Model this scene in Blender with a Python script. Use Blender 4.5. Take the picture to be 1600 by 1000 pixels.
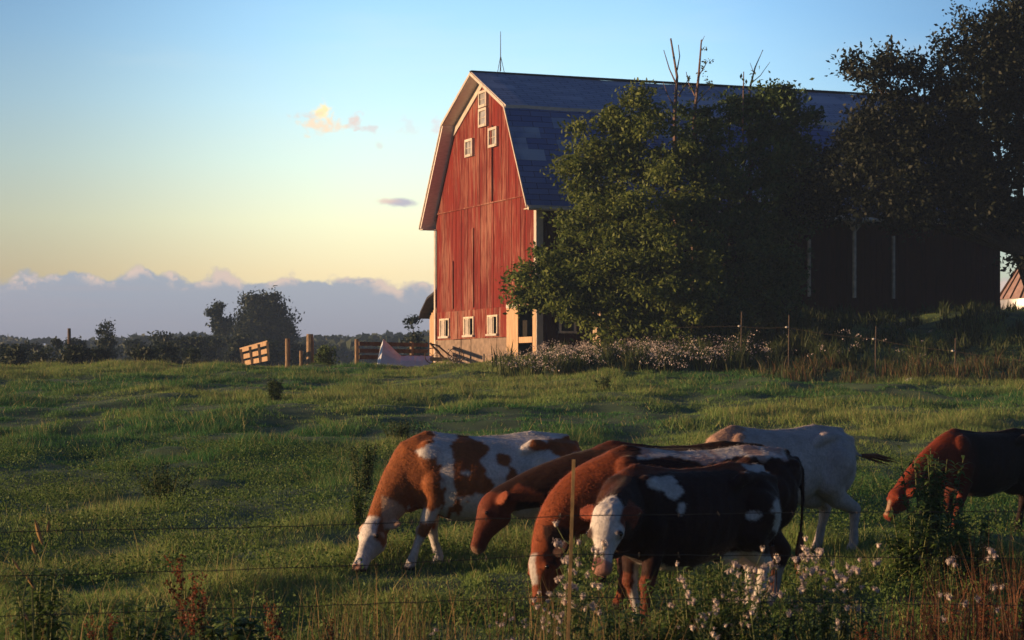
import bpy, bmesh, math, random
import numpy as np
from mathutils import Vector, Matrix

sc = bpy.context.scene
for o in list(bpy.data.objects): bpy.data.objects.remove(o)
COL = sc.collection
R = math.radians
CAMH = 2.0
F = 3300.0          # focal length in photo pixels (1600 wide)
HOR = 590.0         # horizon row

# ------------------------------------------------------------------ camera
cam = bpy.data.cameras.new('camera'); camo = bpy.data.objects.new('camera', cam); COL.objects.link(camo)
cam.sensor_width = 36; cam.lens = F/1600*36; cam.shift_y = 90/1600
cam.clip_start = 0.3; cam.clip_end = 6000
camo.location = (0, 0, CAMH); camo.rotation_euler = (R(90), 0, 0)
cam.dof.use_dof = True; cam.dof.focus_distance = 32; cam.dof.aperture_fstop = 7.0
sc.camera = camo

# ------------------------------------------------------------------ light
SUN_EL = R(6.5)
SUN_AZ = R(-96)      # from +Y towards +X; -90 is due left
sdir = Vector((math.sin(SUN_AZ)*math.cos(SUN_EL), math.cos(SUN_AZ)*math.cos(SUN_EL), math.sin(SUN_EL)))
sl = bpy.data.lights.new('sun', 'SUN'); so = bpy.data.objects.new('sun', sl); COL.objects.link(so)
sl.energy = 5.0; sl.angle = R(0.6); sl.color = (1.0, 0.62, 0.31)
so.rotation_euler = sdir.to_track_quat('Z', 'Y').to_euler()
so.location = (-60, 0, 60)

w = bpy.data.worlds.new('World'); sc.world = w; w.use_nodes = True
def build_world():
    nt = w.node_tree; N = nt.nodes; L = nt.links; N.clear()
    def nd(t, **k):
        n = N.new(t)
        for a, b in k.items(): setattr(n, a, b)
        return n
    def mth(op, a, b=None, c=None, clamp=False):
        n = nd('ShaderNodeMath', operation=op); n.use_clamp = clamp
        for i, v in enumerate((a, b, c)):
            if v is None: continue
            if isinstance(v, (int, float)): n.inputs[i].default_value = v
            else: L.new(v, n.inputs[i])
        return n.outputs[0]
    def smooth(v, lo, hi):
        n = nd('ShaderNodeMapRange', interpolation_type='SMOOTHSTEP')
        L.new(v, n.inputs[0]); n.inputs[1].default_value = lo; n.inputs[2].default_value = hi
        return n.outputs[0]
    def mix(fac, a, b, mode='MIX'):
        n = nd('ShaderNodeMix', data_type='RGBA', blend_type=mode)
        if isinstance(fac, (int, float)): n.inputs[0].default_value = fac
        else: L.new(fac, n.inputs[0])
        for i, v in ((6, a), (7, b)):
            if isinstance(v, tuple): n.inputs[i].default_value = (*v, 1)
            else: L.new(v, n.inputs[i])
        return n.outputs[2]
    tc = nd('ShaderNodeTexCoord'); sx = nd('ShaderNodeSeparateXYZ'); L.new(tc.outputs['Generated'], sx.inputs[0])
    X, Y, Z = sx.outputs
    el = mth('MULTIPLY', mth('ARCSINE', Z), 180/math.pi)
    az = mth('MULTIPLY', mth('ARCTAN2', X, Y), 180/math.pi)
    sky = nd('ShaderNodeTexSky', sky_type='NISHITA'); sky.sun_disc = False
    sky.sun_elevation = SUN_EL; sky.sun_rotation = SUN_AZ % (2*math.pi); sky.dust_density = 1.2
    skyc = mix(1.0, sky.outputs[0], (0.026, 0.038, 0.066), 'MULTIPLY')
    # clear evening sky band, by elevation
    ramp = nd('ShaderNodeValToRGB'); cr = ramp.color_ramp
    pts = [(0.0, (.66, .55, .34)), (2.8, (.90, .75, .43)), (4.2, (.88, .90, .60)), (5.8, (.72, .90, .78)),
           (7.4, (.56, .83, .90)), (9.2, (.40, .70, .92)), (11, (.29, .57, .86)), (20, (.08, .2, .4))]
    cr.elements[0].position = 0; cr.elements[0].color = (*pts[0][1], 1)
    cr.elements[1].position = pts[-1][0]/20; cr.elements[1].color = (*pts[-1][1], 1)
    for p, c in pts[1:-1]:
        e = cr.elements.new(p/20); e.color = (*c, 1)
    # the pale glow sits lower away from the sunset side
    elz = mth('ADD', el, mth('MULTIPLY', smooth(az, -3, 16), 1.9))
    L.new(mth('DIVIDE', elz, 20.0, clamp=True), ramp.inputs[0])
    band = ramp.outputs[0]
    # darker to both sides, part of it corner vignette painted into the sky
    fl = mth('MULTIPLY', smooth(mth('MULTIPLY', az, -1.0), 3, 15), 0.9)
    band = mix(fl, band, mix(1.0, band, (.46, .47, .52), 'MULTIPLY'))
    frr = mth('MULTIPLY', smooth(az, 3, 15), 0.75)
    band = mix(frr, band, mix(1.0, band, (.40, .43, .50), 'MULTIPLY'))
    # noise coordinates on (az, el)
    def coords(sxx, syy, off=0.0):
        c = nd('ShaderNodeCombineXYZ')
        L.new(mth('MULTIPLY', az, sxx), c.inputs[0]); L.new(mth('MULTIPLY', el, syy), c.inputs[1]); c.inputs[2].default_value = off
        return c.outputs[0]
    def noise(vec, scale, det=5, rough=.55):
        n = nd('ShaderNodeTexNoise'); n.inputs['Scale'].default_value = scale
        n.inputs['Detail'].default_value = det; n.inputs['Roughness'].default_value = rough
        L.new(vec, n.inputs['Vector']); return n.outputs[0]
    # thin veils
    veil = mth('MULTIPLY', smooth(noise(coords(.1, .5, 3), 1.0, 4), .5, .75), .10)
    band = mix(veil, band, (.8, .75, .62))
    # cumulus bank along the horizon
    n1 = noise(coords(1.3, 1.3, 7.3), 1.0, 7, .62)
    n0 = noise(coords(.16, .1, 1.7), 1.0, 2, .5)
    vor = nd('ShaderNodeTexVoronoi', feature='SMOOTH_F1'); vor.inputs['Scale'].default_value = 1.0; vor.inputs['Smoothness'].default_value = .35
    L.new(coords(1.25, 1.5, 2.2), vor.inputs['Vector'])
    top = mth('ADD', 2.55, mth('MULTIPLY', mth('SUBTRACT', n1, .5), 1.0))
    top = mth('ADD', top, mth('MULTIPLY', mth('SUBTRACT', n0, .5), 1.3))
    top = mth('ADD', top, mth('MULTIPLY', mth('SUBTRACT', .45, vor.outputs['Distance']), .55))
    top = mth('ADD', top, mth('MULTIPLY', smooth(mth('MULTIPLY', az, -1.0), 3.5, 6), .32))
    d = mth('SUBTRACT', top, el)                        # depth below cloud top
    bank = mth('MULTIPLY', smooth(d, -.06, .14), .94)
    lit = mth('MULTIPLY', smooth(mth('ABSOLUTE', mth('SUBTRACT', d, .16)), .30, .0), smooth(n1, .44, .58))
    bcol = mix(smooth(el, .6, 2.9), (.27, .28, .355), (.30, .345, .415))
    strat = mth('MULTIPLY', smooth(noise(coords(.05, 1.3, 9), 1.0, 4), .45, .7), .5)
    bcol = mix(strat, bcol, (.36, .33, .37))
    bcol = mix(mth('MULTIPLY', lit, .6), bcol, (.84, .60, .44))
    band = mix(bank, band, bcol)
    # small clouds
    nz = noise(coords(2.6, 3.2, 4.4), 1.0, 7, .62)
    def puff(azc, elc, ra, re, col, amt=1.0, k=1.0):
        global _s
        nonlocal band
        dx = mth('DIVIDE', mth('SUBTRACT', az, azc), ra); dy = mth('DIVIDE', mth('SUBTRACT', el, elc), re)
        r = mth('SQRT', mth('ADD', mth('MULTIPLY', dx, dx), mth('MULTIPLY', dy, dy)))
        v = mth('ADD', mth('SUBTRACT', 1.0, r), mth('MULTIPLY', mth('SUBTRACT', nz, .5), 3.0*k))
        m = mth('MULTIPLY', smooth(v, .05, .85), amt)
        band = mix(m, band, col)
    deg = lambda px: math.degrees(math.atan((px-800)/F)); dge = lambda py: math.degrees(math.atan((590-py)/F))
    puff(deg(503), dge(180), .36, .36, (1.0, .78, .42), 1.0)
    puff(deg(497), dge(195), .75, .36, (.88, .66, .44), .8)
    puff(deg(480), dge(183), .5, .14, (.72, .58, .50), .5)
    puff(deg(556), dge(187), .28, .28, (.74, .54, .46), .75)
    puff(deg(578), dge(200), .40, .16, (.66, .56, .54), .6)
    puff(deg(592), dge(228), .15, .15, (.66, .58, .52), .4)
    puff(deg(640), dge(195), .4, .3, (.66, .58, .58), .3)
    puff(deg(684), dge(198), .25, .32, (.70, .58, .58), .45)
    puff(deg(624), dge(317), .72, .16, (.42, .40, .48), .9, .4)
    puff(deg(605), dge(315), .4, .12, (.75, .52, .42), .6, .4)
    band = mix(1.0, band, (.86, .85, .86), 'MULTIPLY')
    final = mix(smooth(el, 10.5, 24), band, skyc)
    # the whole band belongs to the northern evening sky only; the rest is plain sky
    side = smooth(mth('ABSOLUTE', az), 60, 32)
    final = mix(side, skyc, final)
    bg = nd('ShaderNodeBackground'); bg.inputs[1].default_value = 1.0
    L.new(final, bg.inputs[0]); out = nd('ShaderNodeOutputWorld'); L.new(bg.outputs[0], out.inputs[0])
build_world()
sc.view_settings.view_transform = 'Standard'; sc.view_settings.look = 'None'
sc.view_settings.exposure = 0.58; sc.view_settings.gamma = 1
sc.render.engine = 'CYCLES'
sc.cycles.max_bounces = 6; sc.cycles.transparent_max_bounces = 6; sc.cycles.volume_bounces = 0

# ------------------------------------------------------------------ helpers
rng = np.random.default_rng(11)
random.seed(5)
def P(px, py, Z):
    return Vector(((px-800)/F*Z, Z, CAMH+(HOR-py)/F*Z))
def hash2(ix, iy, s=0):
    n = (ix.astype(np.int64)*374761393 + iy.astype(np.int64)*668265263 + s*982451653) & 0xffffffff
    n = ((n ^ (n >> 13))*1274126177) & 0xffffffff
    return ((n ^ (n >> 16)) & 0xffff)/65535.0
def vn(x, y, s=0):
    x = np.asarray(x, float); y = np.asarray(y, float)
    ix = np.floor(x); iy = np.floor(y); fx = x-ix; fy = y-iy
    fx = fx*fx*(3-2*fx); fy = fy*fy*(3-2*fy)
    a = hash2(ix, iy, s); b = hash2(ix+1, iy, s); c = hash2(ix, iy+1, s); d = hash2(ix+1, iy+1, s)
    return (a*(1-fx)+b*fx)*(1-fy)+(c*(1-fx)+d*fx)*fy
def fbm(x, y, s=0, o=3):
    r = 0; a = .5; t = 0
    for i in range(o):
        r = r+a*vn(np.asarray(x)*2**i, np.asarray(y)*2**i, s+i); t += a; a *= .5
    return r/t
def sst(v, a, b):
    t = np.clip((np.asarray(v, float)-a)/(b-a), 0, 1); return t*t*(3-2*t)
PZ = [-50, 0, 9, 14, 22, 30, 40, 60, 75, 85, 92, 110, 150, 250, 450, 3000]
PH = [0.3, .15, .08, .0, .02, .22, .60, 1.48, 2.08, 2.42, 2.40, 1.6, -.8, -3.5, -5, -5]
def ground(x, y):
    x = np.asarray(x, float); y = np.asarray(y, float)
    h = np.interp(y, PZ, PH)
    h = h + .34*sst(x, -5, 2)*sst(y, 60, 84)
    h = h + 1.75*sst(x, 3.5, 13)*sst(y, 71, 88)*(1-sst(y, 125, 220)) + .55*sst(x, 13, 26)*sst(y, 74, 92)*(1-sst(y, 125, 220))
    near = sst(y, 12, 26)
    am = .35+.65*near
    h = h + am*(.26*(fbm(x/5.0, y/6.5, 3, 2)-.5) + .34*(fbm(x/1.6, y/2.2, 8, 2)-.5))*(1-sst(y, 95, 140)*.5)
    return h
def gz(x, y): return float(ground(np.array([x]), np.array([y]))[0])

def setp(o, label=None, cat=None, group=None, kind=None):
    if label: o['label'] = label
    if cat: o['category'] = cat
    if group: o['group'] = group
    if kind: o['kind'] = kind
    return o
def empty(name, loc, label=None, cat=None, group=None, rz=0):
    o = bpy.data.objects.new(name, None); COL.objects.link(o); o.location = loc; o.rotation_euler = (0, 0, rz)
    o.empty_display_size = .2
    return setp(o, label, cat, group)
def mobj(name, verts, faces, mat, parent=None, smooth=False, loc=None, col=None):
    me = bpy.data.meshes.new(name)
    if isinstance(verts, np.ndarray) and isinstance(faces, np.ndarray):
        nf, k = faces.shape
        me.vertices.add(len(verts)); me.vertices.foreach_set('co', verts.astype(np.float32).ravel())
        me.loops.add(nf*k); me.loops.foreach_set('vertex_index', faces.astype(np.int32).ravel())
        me.polygons.add(nf); me.polygons.foreach_set('loop_start', np.arange(0, nf*k, k, dtype=np.int32))
        me.polygons.foreach_set('loop_total', np.full(nf, k, dtype=np.int32))
        me.update(calc_edges=True)
    else:
        me.from_pydata([tuple(v) for v in verts], [], [tuple(f) for f in faces]); me.update()
    if col is not None:
        a = me.color_attributes.new('col', 'FLOAT_COLOR', 'POINT')
        c = np.ones((len(verts), 4), np.float32); c[:, :3] = col; a.data.foreach_set('color', c.ravel())
    if smooth: me.polygons.foreach_set('use_smooth', [True]*len(me.polygons))
    for m in (mat if isinstance(mat, (list, tuple)) else [mat]): me.materials.append(m)
    o = bpy.data.objects.new(name, me); COL.objects.link(o)
    if loc is not None: o.location = loc
    if parent: o.parent = parent
    return o
class MB:
    """mesh collector"""
    def __init__(s): s.v = []; s.f = []
    def add(s, vs, fs):
        b = len(s.v); s.v += [tuple(v) for v in vs]; s.f += [tuple(i+b for i in f) for f in fs]; return s
    def box(s, x0, x1, y0, y1, z0, z1):
        return s.add([(x0, y0, z0), (x1, y0, z0), (x1, y1, z0), (x0, y1, z0), (x0, y0, z1), (x1, y0, z1), (x1, y1, z1), (x0, y1, z1)],
                     [(0, 3, 2, 1), (4, 5, 6, 7), (0, 1, 5, 4), (1, 2, 6, 5), (2, 3, 7, 6), (3, 0, 4, 7)])
    def beam(s, a, b, w, h, up=(0, 0, 1)):
        a = Vector(a); b = Vector(b); d = (b-a).normalized(); up = Vector(up)
        if abs(d.dot(up)) > .98: up = Vector((1, 0, 0))
        l = d.cross(up).normalized()*w/2; u = l.cross(d).normalized()*h/2
        vs = [p+q for p in (a, b) for q in (-l-u, l-u, l+u, -l+u)]
        return s.add(vs, [(0, 3, 2, 1), (4, 5, 6, 7), (0, 1, 5, 4), (1, 2, 6, 5), (2, 3, 7, 6), (3, 0, 4, 7)])
    def tube(s, pts, rad, n=6, cap=True):
        pts = [Vector(p) for p in pts]; rings = []
        for i, p in enumerate(pts):
            d = (pts[min(i+1, len(pts)-1)]-pts[max(i-1, 0)]).normalized()
            up = Vector((0, 0, 1)) if abs(d.z) < .9 else Vector((1, 0, 0))
            l = d.cross(up).normalized(); u = l.cross(d)
            r = rad[i] if hasattr(rad, '__len__') else rad
            rings.append([p+(l*math.cos(2*math.pi*k/n)+u*math.sin(2*math.pi*k/n))*r for k in range(n)])
        vs = [q for rg in rings for q in rg]; fs = []
        for i in range(len(pts)-1):
            for k in range(n):
                fs.append((i*n+k, i*n+(k+1) % n, (i+1)*n+(k+1) % n, (i+1)*n+k))
        if cap: fs.append(tuple(range(n-1, -1, -1))); fs.append(tuple((len(pts)-1)*n+k for k in range(n)))
        return s.add(vs, fs)
    def ball(s, c, r, n=8, m=5, jit=0):
        c = Vector(c); rr = r if hasattr(r, '__len__') else (r, r, r); vs = []; fs = []
        for j in range(m+1):
            t = math.pi*j/m
            for k in range(n):
                q = 1+random.uniform(-jit, jit)
                vs.append(c+Vector((math.sin(t)*math.cos(2*math.pi*k/n)*rr[0]*q, math.sin(t)*math.sin(2*math.pi*k/n)*rr[1]*q, math.cos(t)*rr[2]*q)))
        for j in range(m):
            for k in range(n): fs.append((j*n+k, (j+1)*n+k, (j+1)*n+(k+1) % n, j*n+(k+1) % n))
        return s.add(vs, fs)
    def obj(s, name, mat, parent=None, smooth=False, loc=None): return mobj(name, s.v, s.f, mat, parent, smooth, loc)
def copy_tree(o, parent=None):
    c = o.copy(); COL.objects.link(c); c.parent = parent
    for ch in [x for x in bpy.data.objects if x.parent == o and x != c]: copy_tree(ch, c)
    return c

# ------------------------------------------------------------------ materials
def newmat(name):
    m = bpy.data.materials.new(name); m.use_nodes = True; nt = m.node_tree
    return m, nt, nt.nodes, nt.links, nt.nodes['Principled BSDF']
def lk(L, a, b): L.new(a, b)
def simple(name, col, rough=.8, noise=.25, scale=6, bump=.0, metal=0, coord='Object', stretch=(1, 1, 1), col2=None):
    m, nt, N, L, B = newmat(name)
    tc = N.new('ShaderNodeTexCoord'); mp = N.new('ShaderNodeMapping'); mp.inputs['Scale'].default_value = stretch
    L.new(tc.outputs[coord], mp.inputs[0])
    n = N.new('ShaderNodeTexNoise'); n.inputs['Scale'].default_value = scale; n.inputs['Detail'].default_value = 6
    L.new(mp.outputs[0], n.inputs['Vector'])
    r = N.new('ShaderNodeValToRGB'); r.color_ramp.elements[0].position = .32; r.color_ramp.elements[1].position = .68
    c2 = col2 or tuple(min(1, c*(1+noise)) for c in col); c1 = tuple(c*(1-noise) for c in col) if not col2 else col
    r.color_ramp.elements[0].color = (*c1, 1); r.color_ramp.elements[1].color = (*c2, 1)
    L.new(n.outputs[0], r.inputs[0]); L.new(r.outputs[0], B.inputs['Base Color'])
    B.inputs['Roughness'].default_value = rough; B.inputs['Metallic'].default_value = metal
    if bump:
        b = N.new('ShaderNodeBump'); b.inputs['Strength'].default_value = bump; b.inputs['Distance'].default_value = .02
        L.new(n.outputs[0], b.inputs['Height']); L.new(b.outputs[0], B.inputs['Normal'])
    return m
def foliage(name, dark, light, trans=.35, attr=False, island=True):
    m, nt, N, L, B = newmat(name)
    if attr:
        a = N.new('ShaderNodeAttribute'); a.attribute_name = 'col'; c = a.outputs['Color']
    else:
        g = N.new('ShaderNodeNewGeometry'); r = N.new('ShaderNodeValToRGB')
        r.color_ramp.elements[0].color = (*dark, 1); r.color_ramp.elements[1].color = (*light, 1)
        L.new(g.outputs['Random Per Island'], r.inputs[0]); c = r.outputs[0]
    L.new(c, B.inputs['Base Color']); B.inputs['Roughness'].default_value = .6
    B.inputs['Specular IOR Level'].default_value = .25
    t = N.new('ShaderNodeBsdfTranslucent'); L.new(c, t.inputs[0])
    mx = N.new('ShaderNodeMixShader'); mx.inputs[0].default_value = trans
    L.new(B.outputs[0], mx.inputs[1]); L.new(t.outputs[0], mx.inputs[2]); L.new(mx.outputs[0], N['Material Output'].inputs[0])
    return m
def red_boards(name, base=(.36, .042, .018), worn=(.52, .30, .22), wear=.5, fade=(.30, .03, .013)):
    m, nt, N, L, B = newmat(name)
    tc = N.new('ShaderNodeTexCoord'); g = N.new('ShaderNodeNewGeometry')
    mp = N.new('ShaderNodeMapping'); mp.inputs['Scale'].default_value = (7, 7, .55); L.new(tc.outputs['Object'], mp.inputs[0])
    n = N.new('ShaderNodeTexNoise'); n.inputs['Scale'].default_value = 1.6; n.inputs['Detail'].default_value = 8; n.inputs['Roughness'].default_value = .65
    L.new(mp.outputs[0], n.inputs['Vector'])
    mp2 = N.new('ShaderNodeMapping'); mp2.inputs['Scale'].default_value = (.6, .6, .25); L.new(tc.outputs['Object'], mp2.inputs[0])
    n2 = N.new('ShaderNodeTexNoise'); n2.inputs['Scale'].default_value = 1.0; n2.inputs['Detail'].default_value = 3; L.new(mp2.outputs[0], n2.inputs['Vector'])
    rb = N.new('ShaderNodeMix'); rb.data_type = 'RGBA'
    rb.inputs[6].default_value = (*base, 1); rb.inputs[7].default_value = (*fade, 1); L.new(g.outputs['Random Per Island'], rb.inputs[0])
    ad = N.new('ShaderNodeMath'); ad.operation = 'MULTIPLY_ADD'; L.new(g.outputs['Random Per Island'], ad.inputs[0]); ad.inputs[1].default_value = .10; L.new(n.outputs[0], ad.inputs[2])
    ad2 = N.new('ShaderNodeMath'); ad2.operation = 'MULTIPLY_ADD'; L.new(n2.outputs[0], ad2.inputs[0]); ad2.inputs[1].default_value = .55; L.new(ad.outputs[0], ad2.inputs[2])
    mr = N.new('ShaderNodeMapRange'); mr.inputs[1].default_value = 1.10-wear*.34; mr.inputs[2].default_value = 1.24-wear*.30; L.new(ad2.outputs[0], mr.inputs[0])
    mm = N.new('ShaderNodeMath'); mm.operation = 'MULTIPLY'; mm.inputs[1].default_value = .75; L.new(mr.outputs[0], mm.inputs[0])
    mx = N.new('ShaderNodeMix'); mx.data_type = 'RGBA'; L.new(mm.outputs[0], mx.inputs[0]); L.new(rb.outputs[2], mx.inputs[6]); mx.inputs[7].default_value = (*worn, 1)
    # dark grain streaks
    n3 = N.new('ShaderNodeTexNoise'); n3.inputs['Scale'].default_value = 2.7; n3.inputs['Detail'].default_value = 4; L.new(mp.outputs[0], n3.inputs['Vector'])
    m3 = N.new('ShaderNodeMapRange'); m3.inputs[1].default_value = .30; m3.inputs[2].default_value = .45; m3.inputs[3].default_value = .45; m3.inputs[4].default_value = 1; L.new(n3.outputs[0], m3.inputs[0])
    ml = N.new('ShaderNodeMix'); ml.data_type = 'RGBA'; ml.blend_type = 'MULTIPLY'; ml.inputs[0].default_value = 1
    L.new(mx.outputs[2], ml.inputs[6]); L.new(m3.outputs[0], ml.inputs[7]); L.new(ml.outputs[2], B.inputs['Base Color'])
    B.inputs['Roughness'].default_value = .85; B.inputs['Specular IOR Level'].default_value = .2
    b = N.new('ShaderNodeBump'); b.inputs['Strength'].default_value = .5; b.inputs['Distance'].default_value = .02; L.new(n.outputs[0], b.inputs['Height']); L.new(b.outputs[0], B.inputs['Normal'])
    return m
def shingles(name, c1, c2, cpatch):
    m, nt, N, L, B = newmat(name)
    tc = N.new('ShaderNodeTexCoord')
    br = N.new('ShaderNodeTexBrick'); br.inputs['Scale'].default_value = 1.0
    br.inputs['Brick Width'].default_value = .9; br.inputs['Row Height'].default_value = .28; br.inputs['Mortar Size'].default_value = .012
    br.inputs['Color1'].default_value = (*c1, 1); br.inputs['Color2'].default_value = (*c2, 1); br.inputs['Mortar'].default_value = (.01, .012, .02, 1)
    br.inputs['Bias'].default_value = 0
    L.new(tc.outputs['UV'], br.inputs['Vector'])
    # a few pale replaced shingles
    vo = N.new('ShaderNodeTexBrick'); vo.inputs['Scale'].default_value = 1.0; vo.inputs['Brick Width'].default_value = 1.35; vo.inputs['Row Height'].default_value = .56
    vo.inputs['Mortar Size'].default_value = 0; vo.inputs['Color1'].default_value = (0, 0, 0, 1); vo.inputs['Color2'].default_value = (1, 1, 1, 1); vo.inputs['Bias'].default_value = -.1
    L.new(tc.outputs['UV'], vo.inputs['Vector'])
    bw = N.new('ShaderNodeRGBToBW'); L.new(vo.outputs[0], bw.inputs[0])
    n = N.new('ShaderNodeTexNoise'); n.inputs['Scale'].default_value = .35; n.inputs['Detail'].default_value = 3; L.new(tc.outputs['UV'], n.inputs['Vector'])
    ad = N.new('ShaderNodeMath'); ad.operation = 'MULTIPLY'; L.new(bw.outputs[0], ad.inputs[0]); L.new(n.outputs[0], ad.inputs[1])
    mr = N.new('ShaderNodeMapRange'); mr.inputs[1].default_value = .30; mr.inputs[2].default_value = .42; L.new(ad.outputs[0], mr.inputs[0])
    mx = N.new('ShaderNodeMix'); mx.data_type = 'RGBA'; L.new(mr.outputs[0], mx.inputs[0]); L.new(br.outputs[0], mx.inputs[6]); mx.inputs[7].default_value = (*cpatch, 1)
    L.new(mx.outputs[2], B.inputs['Base Color']); B.inputs['Roughness'].default_value = .75
    b = N.new('ShaderNodeBump'); b.inputs['Strength'].default_value = .5; b.inputs['Distance'].default_value = .02; L.new(br.outputs['Fac'], b.inputs['Height']); b.invert = True
    L.new(b.outputs[0], B.inputs['Normal'])
    return m
M = dict(
    ground=simple('soil_turf', (.028, .070, .022), .95, col2=(.065, .125, .040), scale=1.2, bump=.4),
    grass=foliage('grass_blades', None, None, .38, attr=True),
    red=red_boards('red_barn_boards', base=(.185, .019, .013), fade=(.12, .013, .010), worn=(.33, .15, .11), wear=.84), redw=red_boards('worn_red_boards', base=(.20, .025, .015), fade=(.13, .02, .013), worn=(.36, .20, .15), wear=.97),
    redshade=red_boards('shaded_red_boards', base=(.055, .010, .007), fade=(.04, .008, .006), worn=(.16, .06, .04), wear=.2),  # barn red darkened in colour so the shaded walls go near black
    white=simple('white_trim_paint', (.50, .44, .40), .7, .18, 3, .1),
    whitew=simple('weathered_white_paint', (.55, .48, .40), .8, .3, 5, .2),
    soffit=simple('grey_soffit_boards', (.78, .70, .68), .85, .1, 4, .2, stretch=(1, 5, 1)),
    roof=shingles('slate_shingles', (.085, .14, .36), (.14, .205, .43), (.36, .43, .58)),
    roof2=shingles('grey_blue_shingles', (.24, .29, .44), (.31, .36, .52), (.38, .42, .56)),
    roofdark=simple('tar_roofing', (.03, .03, .04), .9, .4, 5, .3),
    stone=simple('rubble_foundation', (.17, .125, .10), .95, col2=(.30, .22, .175), scale=3.5, bump=.8),
    wood=simple('bare_door_wood', (.42, .26, .15), .85, col2=(.58, .40, .26), scale=4, bump=.3, stretch=(6, 6, .6)),
    oldwood=simple('old_fence_wood', (.17, .12, .08), .9, col2=(.36, .25, .16), scale=5, bump=.5, stretch=(3, 3, .8)),
    greywood=simple('dark_weathered_wood', (.06, .045, .035), .9, col2=(.14, .1, .075), scale=5, bump=.4),
    concrete=simple('concrete', (.42, .31, .22), .9, .2, 5, .4),
    glass=simple('window_pane', (.30, .29, .30), .25, .2, 4),
    darkin=simple('dark_interior', (.012, .01, .009), .95, .3, 3),
    steel=simple('galvanised_steel', (.42, .42, .46), .45, .15, 3, metal=.55),
    binroof=simple('bin_roof_steel', (.40, .27, .25), .5, .2, 3, metal=.3),
    iron=simple('rusty_iron', (.08, .045, .03), .8, .4, 20, .3, metal=.3),
    wire=simple('fence_wire', (.05, .045, .04), .6, .3, 20, metal=.4),
    post=simple('sunlit_steel_post', (.50, .30, .12), .6, .3, 14, .2, metal=.2),  # golden sunlight put into the base colour of the post
    insul=simple('white_insulator', (.8, .75, .65), .4, .05, 5),
    tarp=simple('pale_tarp', (.58, .63, .74), .6, .12, 3, .2),
    bark=simple('bark', (.022, .016, .012), .95, col2=(.07, .05, .038), scale=8, bump=.8, stretch=(4, 4, 1)),
    dead=simple('dead_wood', (.10, .06, .05), .9, col2=(.22, .15, .13), scale=8, bump=.4),
    leafA=foliage('leaves_lit_tree', (.055, .095, .018), (.17, .21, .045), .35),
    leafB=foliage('leaves_blue_green', (.038, .085, .030), (.12, .18, .055), .3),
    leafD=foliage('leaves_oak_shade', (.006, .011, .006), (.014, .021, .008), .12),  # leaf colour pulled towards black to stand for the tree's shade
    leafF=foliage('leaves_far', (.014, .028, .014), (.030, .048, .022), .2),
    weed=foliage('weed_leaves', (.045, .10, .022), (.15, .23, .06), .4),
    stem=simple('weed_stem', (.10, .12, .04), .8, .3, 8),
    fluff=simple('thistle_fluff', (.62, .52, .47), .95, .2, 40),
    petal=foliage('pale_petals', (.46, .38, .38), (.68, .58, .54), .3),
    dock=foliage('dock_seeds', (.12, .03, .015), (.28, .08, .035), .3),
    drygrass=foliage('dry_grass', (.22, .13, .05), (.45, .30, .13), .35),
    eye=simple('eye', (.01, .008, .008), .15, .1, 5),
    rock=simple('pale_rock', (.5, .47, .45), .9, .2, 6, .5),
)
def coatmat(name):
    m, nt, N, L, B = newmat(name)
    a = N.new('ShaderNodeAttribute'); a.attribute_name = 'col'
    tc = N.new('ShaderNodeTexCoord'); mp = N.new('ShaderNodeMapping'); mp.inputs['Scale'].default_value = (18, 40, 12); L.new(tc.outputs['Object'], mp.inputs[0])
    n = N.new('ShaderNodeTexNoise'); n.inputs['Scale'].default_value = 2.2; n.inputs['Detail'].default_value = 6; L.new(mp.outputs[0], n.inputs['Vector'])
    n2 = N.new('ShaderNodeTexNoise'); n2.inputs['Scale'].default_value = 5; n2.inputs['Detail'].default_value = 5; L.new(tc.outputs['Object'], n2.inputs['Vector'])
    mu = N.new('ShaderNodeMath'); mu.operation = 'MULTIPLY'; L.new(n.outputs[0], mu.inputs[0]); L.new(n2.outputs[0], mu.inputs[1])
    r = N.new('ShaderNodeMapRange'); r.inputs[1].default_value = .12; r.inputs[2].default_value = .4; r.inputs[3].default_value = .72; r.inputs[4].default_value = 1.18; L.new(mu.outputs[0], r.inputs[0])
    ml = N.new('ShaderNodeMix'); ml.data_type = 'RGBA'; ml.blend_type = 'MULTIPLY'; ml.inputs[0].default_value = 1; L.new(a.outputs['Color'], ml.inputs[6]); L.new(r.outputs[0], ml.inputs[7])
    L.new(ml.outputs[2], B.inputs['Base Color']); B.inputs['Roughness'].default_value = .72; B.inputs['Specular IOR Level'].default_value = .2
    B.inputs['Sheen Weight'].default_value = .12; B.inputs['Sheen Roughness'].default_value = .4
    b = N.new('ShaderNodeBump'); b.inputs['Strength'].default_value = .35; b.inputs['Distance'].default_value = .006; L.new(n.outputs[0], b.inputs['Height']); L.new(b.outputs[0], B.inputs['Normal'])
    return m
M['coat'] = coatmat('cow_coat')

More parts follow.
